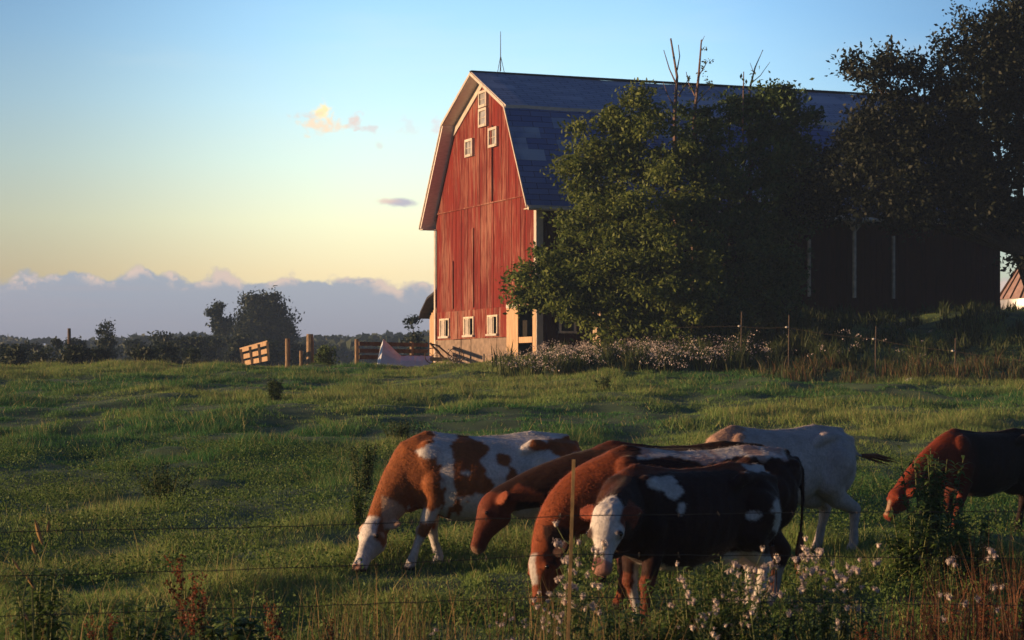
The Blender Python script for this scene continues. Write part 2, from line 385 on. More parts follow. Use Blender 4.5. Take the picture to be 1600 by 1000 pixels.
# ------------------------------------------------------------------ ground
def build_ground():
    def axis(segs):
        out = []
        for a, b, st in segs: out += list(np.arange(a, b, st))
        return np.array(out+[segs[-1][1]])
    xs = axis([(-1200, -300, 180), (-300, -60, 16), (-60, -24, 3), (-24, 28, .33), (28, 70, 3), (70, 300, 16), (300, 1200, 180)])
    ys = axis([(-60, 6, 6), (6, 95, .33), (95, 140, 1.5), (140, 300, 10), (300, 1200, 120)])
    X, Y = np.meshgrid(xs, ys); Z = ground(X, Y)
    v = np.stack([X.ravel(), Y.ravel(), Z.ravel()], 1)
    nx, ny = len(xs), len(ys); i, j = np.meshgrid(np.arange(nx-1), np.arange(ny-1)); a = (j*nx+i).ravel()
    f = np.stack([a, a+1, a+1+nx, a+nx], 1)
    o = mobj('ground', v, f, M['ground'], smooth=True); setp(o, 'grassy pasture sloping up to the barn', 'pasture', kind='structure')
build_ground()

# ------------------------------------------------------------------ barn
UA = math.atan2(.3665, .93)
NX, NY, NZ = 1.03, 85.0, 2.9
W, LB = 12.3, 22.0
def build_barn():
    b = empty('barn', (NX, NY, NZ), 'tall red wooden barn with a white-trimmed gable and a blue-grey gambrel roof', 'barn', rz=UA)
    prof = [(-.42, 5.98), (2.1, 10.3), (6.05, 12.15), (9.75, 10.35), (12.75, 5.98)]
    def roofz(y):
        for (a, za), (c, zc) in zip(prof, prof[1:]):
            if a <= y <= c: return za+(zc-za)*(y-a)/(c-a)
        return 6
    T = .16
    # gable boards: upper
    def planks(y0, y1, zlo, zhi, x0, th, wdt=.27, gap=.012, jitter=.012, seed=1):
        rd = random.Random(seed); mb = MB(); y = y0
        while y < y1-.02:
            ww = min(wdt*rd.uniform(.8, 1.2), y1-y); ya, yb = y+gap/2, y+ww-gap/2; dx = rd.uniform(-jitter, jitter)
            za0 = zlo(ya) + rd.uniform(-.02, .02); zb0 = zlo(yb); za1, zb1 = zhi(ya), zhi(yb)
            if max(za1-za0, zb1-zb0) > .08:
                xa, xb = x0-th+dx, x0
                mb.add([(xa, ya, za0), (xb, ya, za0), (xb, yb, za0), (xa, yb, za0), (xa, ya, za1), (xb, ya, za1), (xb, yb, zb1), (xa, yb, zb1)],
                       [(0, 3, 2, 1), (4, 5, 6, 7), (0, 1, 5, 4), (1, 2, 6, 5), (2, 3, 7, 6), (3, 0, 4, 7)])
            y += ww
        return mb
    top = lambda y: roofz(y)-.12
    # walls behind boards (structural core)
    # gable core with board faces; polygon prism set 3 cm back
    poly = [(0.0, 2.1), (0, 5.9), (2.1, 10.1), (6.05, 11.93), (9.75, 10.13), (W, 5.9), (W, 2.1)]
    for xa in (.04, LB-.04):
        core = MB(); core.add([(xa, y, z) for y, z in poly]+[(xa+.06*(1 if xa < 1 else -1), y, z) for y, z in poly], [tuple(range(7)), tuple(range(13, 6, -1))]+[(i, (i+1) % 7, 7+(i+1) % 7, 7+i) for i in range(7)])
        core.obj('gable_sheathing', M['darkin'], b)
    up = planks(.3, W-.3, lambda y: 6.55, top, .03, .05, seed=3).obj('upper_gable_wall', M['red'], b)
    lo = planks(0.02, W-.02, lambda y: 2.06, lambda y: min(6.56, roofz(y)-.12), .03, .02, seed=8).obj('lower_gable_wall', M['red'], b)
    # thin drip line between them
    MB().box(-.045, .02, .15, W-.15, 6.51, 6.56).obj('drip_board', M['redw'], b)
    # battens
    for q in ((-.10, -.02, 4.95, 5.09, 6.6, 9.8), (-.06, .0, 7.28, 7.40, 2.15, 5.6), (-.06, .0, 9.9, 10.0, 2.15, 4.3)): MB().box(*q).obj('batten', M['redw'], b)
    # bottom storey: worn red band with window openings + stone footing
    wins = [(11.0, 1.25), (7.85, 1.25), (4.95, 1.2)]
    zt, zb = 1.76, .96
    segs = []; edges = [W-.02]
    for yc, ww in wins: edges += [yc+ww/2, yc-ww/2]
    edges.append(3.2)
    band = MB()
    for i in range(0, len(edges)-1, 2):
        hi, lo_ = edges[i], edges[i+1]; y = lo_
        while y < hi-.02:
            ww = min(.3, hi-y); band.box(random.uniform(-.02, 0), .05, y+.006, y+ww-.006, .80, 2.06); y += ww
    for yc, ww in wins:
        y = yc-ww/2
        while y < yc+ww/2-.02:
            w2 = min(.3, yc+ww/2-y); band.box(random.uniform(-.02, 0), .05, y+.006, y+w2-.006, zt, 2.06); band.box(random.uniform(-.02, 0), .05, y+.006, y+w2-.006, .80, zb); y += w2
    band.obj('basement_boards', M['redw'], b)
    st = MB()
    rd = random.Random(4); y = 3.2
    while y < W:
        ww = rd.uniform(.9, 2.2); ww = min(ww, W-y); d = rd.uniform(-.03, .03)
        st.box(-.05+d, .3, y, y+ww-.03, -1.2, .78+rd.uniform(-.02, .02)); y += ww
    st.obj('stone_footing', M['stone'], b)
    # near-black sheets painted as the interior darkness behind windows
    inn = MB(); inn.box(1.2, 1.3, .3, W-.3, -.5, 2.2); inn.box(.3, 1.3, .3, W-.3, 2.1, 2.2); inn.obj('interior_dark', M['darkin'], b)
    for yc, ww in wins:
        fr = MB(); y0, y1 = yc-ww/2, yc+ww/2
        fr.box(-.07, .02, y0, y0+.09, zb, zt); fr.box(-.07, .02, y1-.09, y1, zb, zt); fr.box(-.07, .02, y0+.09, y1-.09, zt-.08, zt)
        wn = fr.obj('window', M['whitew'], b)
        MB().box(-.13, .02, y0-.04, y1+.04, zb-.09, zb+.0).obj('sill', M['white'], wn)
        # half-closed boarded sash (left half) standing in the opening
        s = MB(); s.box(-.03, .0, yc+.06, y1-.09, zb, zt-.08)
        for k in range(3): s.box(-.045, -.03, yc+.09+k*.16, yc+.16+k*.16, zb+.04, zt-.12)
        s.obj('shutter', M['white'], wn)
        MB().box(.0, .04, yc+.0, yc+.06, zb, zt-.08).obj('mullion', M['whitew'], wn)
    # door bay near the corner
    dr = MB()
    for k in range(4): dr.box(-.10, -.05, 1.90+k*.325, 2.21+k*.325, -.6, 2.06+random.uniform(-.03, .03))
    d = dr.obj('door', M['wood'], b)
    MB().box(-.13, -.10, 1.92, 3.16, 1.98, 2.14).obj('rail', M['white'], d)
    MB().box(-.08, .02, .42, 1.86, .52, .76).obj('gate_board', M['wood'], b)
    MB().box(-.06, .1, .42, 1.86, 2.06, 2.2).obj('door_lintel', M['wood'], b)
    MB().box(-.05, .3, .06, .42, -.8, 2.06).obj('door_post', M['wood'], b)
    # upper windows
    def window(yc, zc, ww, hh, rows=2, cols=2):
        fr = MB(); y0, y1, z0, z1 = yc-ww/2, yc+ww/2, zc-hh/2, zc+hh/2; t = .11
        fr.box(-.13, -.01, y0, y0+t, z0, z1); fr.box(-.13, -.01, y1-t, y1, z0, z1); fr.box(-.13, -.01, y0+t, y1-t, z1-t, z1); fr.box(-.15, -.01, y0+t, y1-t, z0, z0+t)
        wn = fr.obj('window', M['white'], b)
        MB().box(-.07, -.03, y0+t, y1-t, z0+t, z1-t).obj('pane', M['glass'], wn)
        mu = MB()
        for k in range(1, cols): yy = y0+(y1-y0)*k/cols; mu.box(-.09, -.07, yy-.012, yy+.012, z0+t, z1-t)
        for k in range(1, rows): zz = z0+(z1-z0)*k/rows; mu.box(-.10, -.09, y0+t, y1-t, zz-.012, zz+.012)
        mu.obj('glazing_bar', M['white'], wn)
        return wn
    window(7.70, 9.12, .95, .78); window(4.80, 9.28, 1.0, .84)
    window(6.0, 11.05, .95, .72, 2, 1); window(6.0, 10.25, .95, .80, 2, 1)
    # rake trim on gable (white boards under the roof)
    rk = MB()
    for (a, za), (c, zc) in zip(prof, prof[1:]):
        if a < 0: a2 = 0.0; za = za+(zc-za)*(0-a)/(c-a); a = a2
        if c > W: zc = za+(zc-za)*(W-a)/(c-a); c = W
        wv = .42 if 2 < a < 9.5 else .30
        xs = (-.08, -.03)
        rk.add([(x, y, z) for x in xs for (y, z) in ((a, za-.10), (c, zc-.10), (c, zc-.10-wv), (a, za-.10-wv))], [(0, 1, 2, 3), (7, 6, 5, 4), (0, 4, 5, 1), (1, 5, 6, 2), (2, 6, 7, 3), (3, 7, 4, 0)])
    rk.obj('rake_trim', M['white'], b)
    # roof slabs with UVs; overhang OV beyond gable
    OV = .62
    def slab(y0, z0, y1, z1, x0, x1, t, mat, name, par):
        nrm = Vector((0, -(z1-z0), (y1-y0))).normalized(); nrm = nrm if nrm.z > 0 else -nrm
        nx = 26
        vs = []; fs = []; uv = []
        ln = math.hypot(y1-y0, z1-z0)
        for i in range(nx+1):
            x = x0+(x1-x0)*i/nx; sag = .05*math.sin(i*.55)+.03*math.sin(i*1.7)-.10*math.sin(math.pi*i/nx)
            for (y, z, s) in ((y0, z0, 0), (y1, z1, ln)):
                vs.append((x, y+nrm.y*0, z+sag*.5)); 
            for (y, z, s) in ((y0, z0, 0), (y1, z1, ln)):
                vs.append((x, y-nrm.y*t, z-nrm.z*t+sag*.5))
        for i in range(nx):
            a = i*4; c = a+4
            fs += [(a, c, c+1, a+1), (a+2, a+3, c+3, c+2), (a, a+2, c+2, c), (a+1, c+1, c+3, a+3)]
        fs += [(0, 1, 3, 2), (nx*4, nx*4+2, nx*4+3, nx*4+1)]
        o = mobj(name, vs, fs, [mat, M['soffit']], par)
        ul = o.data.uv_layers.new(name='UVMap')
        for p in o.data.polygons:
            p.material_index = 0 if p.index % 4 == 0 and p.index < nx*4 else 1
            for li in p.loop_indices:
                vi = o.data.loops[li].vertex_index; v = o.data.vertices[vi].co
                ul.data[li].uv = (v.x, math.hypot(v.y-y0, v.z-z0))
        return o
    for i, ((a, za), (c, zc)) in enumerate(zip(prof, prof[1:])):
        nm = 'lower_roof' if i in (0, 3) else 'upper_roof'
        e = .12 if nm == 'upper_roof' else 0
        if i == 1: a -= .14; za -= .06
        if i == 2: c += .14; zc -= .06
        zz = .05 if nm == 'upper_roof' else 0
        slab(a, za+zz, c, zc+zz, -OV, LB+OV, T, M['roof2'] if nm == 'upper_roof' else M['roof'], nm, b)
    MB().beam((-OV-.02, 6.05, 12.20), (LB+OV, 6.05, 12.20), .22, .08).obj('ridge_cap', M['roof'], b)
    # barge boards at the roof edge
    bg = MB()
    for (a, za), (c, zc) in zip(prof, prof[1:]):
        bg.add([(x, y, z) for x in (-OV-.05, -OV-.003) for (y, z) in ((a, za+.03), (c, zc+.03), (c, zc-.11), (a, za-.11))], [(0, 1, 2, 3), (7, 6, 5, 4), (0, 4, 5, 1), (1, 5, 6, 2), (2, 6, 7, 3), (3, 7, 4, 0)])
    bg.obj('barge_board', M['white'], b)
    # long wall planks (camera side) and back wall
    rd = random.Random(9); lw = MB(); x = .1
    while x < LB:
        ww = min(.28*rd.uniform(.8, 1.2), LB-x); lw.box(x+.006, x+ww-.006, rd.uniform(-.015, .005), .06, -1.2 if x > 0 else 0, 5.95); x += ww
    lw.obj('side_wall', M['redshade'], b)
    MB().box(.1, LB, W-.1, W, -1.5, 5.95).obj('back_wall', M['redshade'], b)
    MB().box(LB-.02, LB+.02, 0, W, -1.5, 5.95).obj('end_wall', M['redshade'], b)
    MB().box(-.06, .22, -.06, .0, -.8, 5.9).obj('corner_board', M['white'], b)
    MB().box(-.085, -.061, -.06, .20, 2.2, 5.9).obj('corner_board', M['white'], b)
    MB().box(-.085, -.051, W-.15, W+.02, -.8, 5.85).obj('corner_board', M['white'], b)
    # eave fascia + soffit
    f = MB(); f.box(-OV, LB+OV, -.46, -.42, 5.84, 6.0); f.obj('fascia', M['white'], b)
    f = MB(); f.box(-OV, LB+OV, -.42, -.02, 5.84, 5.88); f.obj('soffit', M['whitew'], b)
    f = MB(); f.box(-OV, LB+OV, W+.45, W+.49, 5.84, 6.0); f.box(-OV, LB+OV, W+.02, W+.45, 5.84, 5.88); f.obj('fascia', M['white'], b)
    # gutter return at the near eave
    MB().tube([(-OV, -.52, 5.86), (LB+OV, -.52, 5.80)], .07, 8).obj('gutter', M['whitew'], b)
    # side window low on the long wall
    fr = MB(); x0, x1, z0, z1 = .92, 1.66, .98, 1.60
    fr.box(x0, x0+.09, -.08, -.02, z0, z1); fr.box(x1-.09, x1, -.08, -.02, z0, z1); fr.box(x0+.09, x1-.09, -.08, -.02, z1-.08, z1); fr.box(x0-.03, x1+.03, -.11, -.02, z0-.09, z0)
    wn = fr.obj('window', M['whitew'], b); MB().box(x0+.09, x1-.09, -.03, -.02, z0, z1-.08).obj('pane', M['darkin'], wn)
    # pale uprights on the long wall
    MB().tube([(12.37, -.12, 2.52), (12.37, -.12, 4.95)], .075, 8).obj('downspout', M['whitew'], b)
    MB().tube([(16.5, -.12, 2.5), (16.5, -.12, 5.2)], .075, 8).obj('downspout', M['whitew'], b)
    MB().tube([(11.2, -.12, 3.0), (11.2, -.12, 4.6)], .03, 8).obj('downspout', M['iron'], b)
    fn = MB(); fn.tube([(14.49, -.25, 2.5), (14.49, -.25, 5.35)], .085, 8); fn.tube([(14.49, -.25, 5.34), (14.49, -.25, 5.78)], [.09, .48], 10)
    fn.obj('funnel_downspout', M['whitew'], b)
    # lightning rod with its little tripod
    lr = MB(); lr.tube([(.75, 6.05, 12.3), (.75, 6.05, 14.0)], [.022, .012], 6)
    for a in range(3): lr.tube([(.75, 6.05, 12.95), (.75+.18*math.cos(a*2.1), 6.05+.18*math.sin(a*2.1), 12.2)], .014, 5)
    lr.obj('lightning_rod', M['iron'], b)
    # frames of boards on the long wall: sliding door track
    # small shed behind the gable
    s = empty('lean_to_shed', (0, 0, 0), 'small shed with sunlit orange wall and dark sagging roof behind the barn gable', 'shed')
    s.location = (NX, NY, NZ); s.rotation_euler = (0, 0, UA)
    sw = MB(); y = W+.05
    while y < 14.4: sw.box(.5, .58, y+.006, y+.24, -.8, 2.0+(14.4-y)*.42); y += .25
    sw.obj('front_wall', M['wood'], s)
    MB().box(.6, 5, W+.05, 14.3, -.8, 1.95).obj('side_wall', M['redshade'], s)
    MB().box(.3, .46, W+.06, W+.34, -.9, 2.45).obj('corner_post', M['white'], s)
    rf = MB()
    for (ya, za, yb, zb_) in ((W+.03, 3.12, 13.6, 2.82), (13.6, 2.82, 14.55, 2.2), (14.55, 2.2, 14.75, 1.95)):
        rf.add([(x, y, z) for x in (.02, 5.2) for (y, z) in ((ya, za), (yb, zb_), (yb, zb_-.1), (ya, za-.1))], [(0, 1, 2, 3), (7, 6, 5, 4), (0, 4, 5, 1), (1, 5, 6, 2), (2, 6, 7, 3), (3, 7, 4, 0)])
    rf.obj('roof', M['roofdark'], s)
    return b
barn = build_barn()

# grain bin beyond the barn
def build_bin():
    Z = 112; cx = (1652-800)/F*Z; r = 3.0; zw = CAMH+(590-468)/F*Z; g = zw-2.6
    e = empty('grain_bin', (cx, Z, g), 'round grain bin with pale steel wall and ribbed conical roof at the right edge', 'grain bin')
    mb = MB(); n = 40
    for k in range(5): mb.tube([(0, 0, k*.52), (0, 0, k*.52+.26), (0, 0, k*.52+.52)], [r, r+.03, r], n, cap=False)
    mb.obj('wall', M['steel'], e, smooth=True)
    ap = 4.4
    mb = MB(); mb.tube([(0, 0, 2.6), (0, 0, 2.6+ap)], [r+.12, .35], n); mb.obj('roof', M['binroof'], e)
    rb = MB()
    for k in range(28):
        a = 2*math.pi*k/28; rb.beam(((r+.13)*math.cos(a), (r+.13)*math.sin(a), 2.62), (.37*math.cos(a), .37*math.sin(a), 2.66+ap), .05, .08)
    rb.obj('roof_ribs', M['iron'], e)
    MB().tube([(0, 0, 2.6+ap), (0, 0, 3.0+ap), (0, 0, 3.15+ap)], [.4, .45, .1], 12).obj('cap', M['steel'], e)
build_bin()

# ------------------------------------------------------------------ leaves & trees
def leaf_mesh(cent, size, outward, up=.35, wid=.5, seed=1, droop=0.0):
    r = np.random.default_rng(seed); n = len(cent)
    d = r.normal(size=(n, 3)) + outward*1.0; d[:, 2] -= droop; d /= np.linalg.norm(d, axis=1)[:, None]
    q = r.normal(size=(n, 3)); q[:, 2] += up*0
    s = np.cross(d, q); s /= np.linalg.norm(s, axis=1)[:, None]+1e-9
    nn = np.cross(s, d)
    sz = (size*r.uniform(.6, 1.35, n))[:, None]
    v0 = cent - d*sz*.5; v2 = cent + d*sz*.5
    v1 = cent + s*sz*wid*.5 + nn*sz*.12; v3 = cent - s*sz*wid*.5 + nn*sz*.12
    v = np.stack([v0, v1, v2, v3], 1).reshape(-1, 3)
    f = np.arange(n*4).reshape(n, 4)
    return v, f
def crown_points(blobs, per_m2, clump=.34, leaves=60, fill=.25, seed=1):
    r = np.random.default_rng(seed); C = []; O = []
    for (c, rad) in blobs:
        c = np.array(c, float); rad = np.array(rad, float)
        area = 4*math.pi*((rad[0]*rad[1]+rad[0]*rad[2]+rad[1]*rad[2])/3)
        k = max(3, int(area*per_m2))
        d = r.normal(size=(k, 3)); d /= np.linalg.norm(d, axis=1)[:, None]
        rr = r.uniform(.68, 1.25, k)[:, None]; ki = int(k*fill); rr[:ki] = r.uniform(.2, .7, ki)[:, None]
        cc = c + d*rad*rr
        for i in range(k):
            m = int(leaves*r.uniform(.5, 1.5)); sg = clump*r.uniform(.6, 1.35)
            pts = r.normal(size=(m, 3))*np.array([sg, sg, sg*.62]) + cc[i]
            # twig spray: drag some leaves outward
            t = r.uniform(0, 1, m)[:, None]**2; pts = pts + d[i]*t*sg*1.6
            C.append(pts); O.append(np.repeat(d[i][None], m, 0)*.7)
    return np.concatenate(C), np.concatenate(O)
def tree(name, label, cat, base, blobs, mat, per_m2=1.3, clump=.34, leaves=60, size=.17, trunk=.22, group=None, seed=1, limbs=True, fill=.25):
    base = Vector(base); e = empty(name, base, label, cat, group)
    C, O = crown_points(blobs, per_m2, clump, leaves, fill, seed)
    v, f = leaf_mesh(C, size, O, seed=seed+5)
    v = v - np.array(base)
    mobj('crown', v, f, mat, e)
    mb = MB(); r = random.Random(seed)
    cz = sum(b_[0][2] for b_ in blobs)/len(blobs); cx = sum(b_[0][0] for b_ in blobs)/len(blobs); cy = sum(b_[0][1] for b_ in blobs)/len(blobs)
    top = Vector((cx, cy, cz))-base
    fork = Vector((top.x*.25, top.y*.25, top.z*.4))
    mb.tube([(0, 0, -.4), (fork.x*.4+.05, fork.y*.4, fork.z*.5), fork, top], [trunk*1.35, trunk, trunk*.85, trunk*.4], 8)
    if limbs:
        for (c, rad) in blobs:
            p = Vector(c)-base; mid = fork.lerp(p, .5)+Vector((r.uniform(-.3, .3), r.uniform(-.3, .3), r.uniform(-.1, .5)))
            tr = trunk*.42
            mb.tube([fork, mid, p], [tr, tr*.6, tr*.22], 6)
            for k in range(3):
                a = mid.lerp(p, .5+.2*k); q = a+Vector((r.uniform(-1, 1)*rad[0], r.uniform(-1, 1)*rad[1], r.uniform(0, 1)*rad[2]))*.8
                mb.tube([a, a.lerp(q, .5)+Vector((0, 0, .1)), q], [tr*.3, tr*.2, tr*.08], 5)
    mb.obj('trunk', M['bark'], e)
    return e
def pb(lst, Z, dz=2.5, depth=.9):
    """pixel blobs -> 3d blobs round distance Z"""
    out = []; r = random.Random(len(lst))
    for it in lst:
        px, py, rx, ry = it[:4]; zz = Z+(it[4] if len(it) > 4 else r.uniform(-dz, dz)*.5)
        s = zz/F; p = P(px, py, zz); out.append(((p.x, p.y, p.z), (rx*s, max(rx, ry)*s*depth, ry*s)))
    return out

t1 = pb([(868, 452, 54, 40, -1), (850, 420, 26, 26, -1), (832, 462, 22, 15, -1), (890, 400, 28, 28, 0), (930, 335, 44, 48, 0), (909, 265, 26, 31, .5), (884, 256, 11, 8, .5), (909, 214, 16, 18, 1),
         (965, 240, 46, 48, 1), (966, 182, 26, 27, 1), (1004, 154, 24, 26, 1), (1035, 235, 44, 44, 0), (1010, 340, 66, 68, -1), (960, 425, 66, 52, -1.5),
         (1050, 430, 62, 62, -2), (948, 490, 42, 32, -1), (1040, 505, 52, 32, -1.5), (915, 480, 22, 16, -.5)], 80.5)
tree('broadleaf_tree', 'sunlit leafy tree hiding the middle of the barn, reaching left across its corner', 'tree', (P(985, 560, 80.5).x, 80.5, gz(P(985, 560, 80.5).x, 80.5)), t1, M['leafA'], 2.3, .25, 115, .185, .20, seed=3)
t2 = pb([(1100, 215, 34, 34, 1), (1085, 190, 20, 22, 1), (1120, 300, 62, 62, 0), (1150, 400, 58, 66, -1), (1105, 500, 56, 38, -1), (1160, 495, 42, 38, -1), (1190, 300, 48, 66, .5),
         (1195, 195, 34, 44, 1), (1196, 152, 20, 16, 1), (1238, 200, 34, 46, 1.5), (1250, 290, 40, 60, 1.5), (1205, 400, 40, 54, .5), (1210, 460, 30, 40, 0), (1140, 180, 20, 26, 1)], 82.0)
tree('broadleaf_tree', 'dark green leafy tree in front of the barn with bare dead branches above it', 'tree', (P(1120, 560, 82).x, 82, gz(P(1120, 560, 82).x, 82)), t2, M['leafB'], 2.3, .25, 115, .19, .22, seed=4)
t3 = pb([(1378, 122, 36, 26, 0), (1342, 108, 15, 13, 0), (1395, 92, 22, 14, 0), (1462, 112, 26, 26, 0), (1470, 76, 12, 15, 0), (1440, 190, 66, 44, .5), (1540, 66, 46, 36, 0),
         (1578, 30, 26, 20, 0), (1530, 130, 42, 38, 0), (1590, 100, 34, 60, .5), (1595, 200, 34, 60, 1), (1515, 215, 54, 46, 0), (1420, 268, 66, 52, 0), (1505, 290, 56, 44, 0),
         (1572, 290, 26, 34, 0), (1362, 210, 36, 40, 0), (1360, 288, 42, 46, 0), (1585, 330, 14, 22, 0), (1660, 90, 60, 60, 0), (1690, 180, 70, 70, 0), (1670, 290, 50, 50, 0), (1620, 20, 50, 36, 0), (1590, 352, 22, 24, 0), (1560, 335, 24, 14, 0), (1600, 400, 10, 12, 0), (1300, 290, 34, 44, 2), (1320, 230, 24, 26, 2), (1290, 325, 24, 10, 2), (1385, 326, 24, 12, 1), (1440, 332, 44, 18, 0), (1520, 335, 40, 16, 0)], 79.5)
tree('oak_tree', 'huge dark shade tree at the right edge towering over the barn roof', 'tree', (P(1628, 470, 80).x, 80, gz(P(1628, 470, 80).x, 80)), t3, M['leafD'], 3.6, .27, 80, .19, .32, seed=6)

# dead snags
def snag(label, pts_list, Z, base):
    b0 = P(base[0], base[1], Z); g = gz(b0.x, Z); e = empty('dead_tree', (b0.x, Z, g), label, 'dead tree')
    mb = MB()
    for pts, r0, r1 in pts_list:
        q = [P(a, b_, Z+random.uniform(-.15, .15))-Vector((b0.x, Z, g)) for a, b_ in pts]
        n = len(q); mb.tube(q, [r0+(r1-r0)*i/(n-1) for i in range(n)], 6)
    mb.obj('branches', M['dead'], e)
    return e
snag('bare dead trunk with forked twigs standing left of the other snags above the trees', [([(1058, 520), (1055, 300), (1054, 180), (1058, 120), (1048, 60)], .12, .035), ([(1056, 130), (1046, 108), (1037, 78)], .035, .015), ([(1058, 110), (1062, 88), (1060, 70)], .03, .015),
     ([(1060, 150), (1070, 135), (1078, 118)], .03, .012), ([(1055, 170), (1044, 150), (1036, 128)], .03, .012)], 82.6, (1058, 520))
s2 = snag('dead stem with a few leaves clinging to it above the barn ridge', [([(1082, 520), (1084, 300), (1085, 180), (1092, 115), (1096, 62)], .12, .03), ([(1096, 66), (1101, 56)], .02, .008), ([(1091, 120), (1103, 100), (1106, 95)], .025, .01), ([(1086, 165), (1098, 150), (1112, 135)], .03, .012),
     ([(1086, 150), (1076, 130), (1072, 112)], .03, .012)], 82.9, (1082, 520))
c_ = []
for (a, b_) in ((1102, 76), (1100, 97), (1110, 96), (1092, 118), (1075, 122), (1104, 125), (1112, 133), (1080, 140), (1095, 145), (1110, 128), (1070, 135), (1098, 108), (1104, 155), (1078, 160), (1116, 150), (1060, 150)):
    for k in range(10): c_.append(np.array(P(a, b_, 82.9)-s2.location)+rng.normal(size=3)*.07)
v, f = leaf_mesh(np.array(c_), .13, np.zeros((len(c_), 3)), seed=4); mobj('leaves', v, f, M['leafA'], s2)
snag('thin bare forked snag above the dark tree, rightmost of the dead stems', [([(1172, 400), (1172, 180), (1171, 140), (1180, 105), (1192, 78)], .08, .015), ([(1174, 130), (1188, 118), (1203, 97)], .022, .01), ([(1177, 112), (1172, 98)], .015, .008)], 83.0, (1172, 520))
snag('single short bare spike between the dead stems', [([(1161, 500), (1161, 180), (1162, 112)], .06, .02)], 82.2, (1161, 520))

# distant trees ------------------------------------------------------
def ftree(px, ytop, wpx, Z, label, cat='tree', group=None, seed=1, mat='leafF', n=9, ybot=575, size=None, name='broadleaf_tree', dens=1.0):
    r = random.Random(seed); x = (px-800)/F*Z; g = gz(x, Z); s = Z/F
    topz = CAMH+(590-ytop)*s; h = topz-g; wr = wpx*s/2
    blobs = []
    for k in range(n):
        t = r.uniform(.25, .88); rw = wr*math.sin(math.pi*min(1, t*1.02))**.5
        br = wr*r.uniform(.35, .5); a = r.uniform(0, 6.28); q = r.uniform(.2, 1)*(max(0, rw-br*.6))
        blobs.append(((x+q*math.cos(a), Z+q*math.sin(a), g+h*t-br*.1), (br, br, min(br, h*.2))))
    blobs.append(((x, Z, topz-wr*.32), (wr*.45, wr*.45, wr*.30)))
    size = size or max(.2, 2.2*s)
    tree(name, label, cat, (x, Z, g), blobs, M[mat], .9*dens/(max(1, wr/3)**1.2), wr*.13+.1, 110, size, max(.08, h*.022), group, seed, fill=.4)
ftree(412, 463, 92, 250, 'tall round-topped lone tree left of the barn, largest on the horizon', seed=21, n=14, dens=2.2, size=.42)
ftree(340, 479, 44, 245, 'smaller upright tree just left of the tallest horizon tree', seed=22, n=9, dens=2.0, size=.40)
ftree(380, 505, 60, 240, 'low leafy tree between the two tallest horizon trees', seed=27, n=9, dens=1.6)
ftree(168, 503, 44, 170, 'thin scraggly young tree at left with an open top', seed=29, n=9, dens=.7, size=.26)
ftree(645, 494, 34, 150, 'grey green tree showing between the wooden fence and the shed', seed=24, n=8, dens=1.6, size=.3)
ftree(505, 545, 26, 88.5, 'small cone-shaped evergreen bush by the thick fence post', 'bush', seed=25, n=6, size=.1, name='conical_bush', mat='leafB')
ORD = 'first second third fourth fifth sixth seventh eighth ninth tenth eleventh twelfth thirteenth fourteenth fifteenth sixteenth seventeenth eighteenth nineteenth twentieth'.split()
HT = ([(8, 540, 60, 150), (50, 533, 50, 170), (88, 537, 46, 165), (125, 530, 50, 190), (172, 535, 60, 160), (215, 534, 56, 200), (258, 530, 60, 190), (296, 532, 54, 180), (330, 528, 50, 195), (372, 526, 60, 200),
                                     (425, 530, 54, 190), (470, 537, 40, 200), (-40, 533, 60, 160), (265, 540, 46, 130), (160, 545, 50, 120), (60, 548, 50, 120), (120, 550, 40, 110), (20, 552, 60, 112), (300, 546, 40, 125), (225, 552, 40, 112)])
HT.sort()
for i, (px, yt, wp, Z) in enumerate(HT):
    ftree(px, yt, wp, Z, 'dark low hedgerow tree beyond the field crest, %s from the left' % ORD[i], 'tree', 'hedgerow trees along the far side of the pasture', seed=40+i, n=7, dens=1.3, size=.26 if Z < 150 else .34, name='hedgerow_tree')
# far wood : one mass
def far_wood():
    r = np.random.default_rng(9); C = []
    for row, (Z, yt) in enumerate(((520, 524), (430, 531), (350, 538))):
        n = 90
        for k in range(n):
            px = -250+k*(1300/n)+r.uniform(-5, 5); zz = Z+r.uniform(-20, 20); x = (px-800)/F*zz; s = zz/F
            yy = yt+9*(fbm(np.array([px/60]), np.array([row*7.]), 5, 3)[0]-.5)*2+r.uniform(-2, 2)
            if px < 200: yy += 6
            top = CAMH+(590-yy)*s; rr = r.uniform(3.5, 6)
            for q in range(70):
                d = r.normal(size=3); d /= np.linalg.norm(d); d[2] = abs(d[2])*1.0 if r.random() < .8 else d[2]
                C.append([x+d[0]*rr*1.3, zz+d[1]*rr, top-rr+d[2]*rr])
            for q in range(26): C.append([x+r.uniform(-1, 1)*rr, zz+r.uniform(-2, 2), r.uniform(-5, max(-4, top-rr))])
    C = np.array(C); v, f = leaf_mesh(C, 2.0, np.zeros_like(C), seed=2, wid=.8)
    o = mobj('far_wood', v, f, M['leafF']); setp(o, 'far-off dark blue woods along the horizon left of the barn', 'woods', kind='stuff')
far_wood()

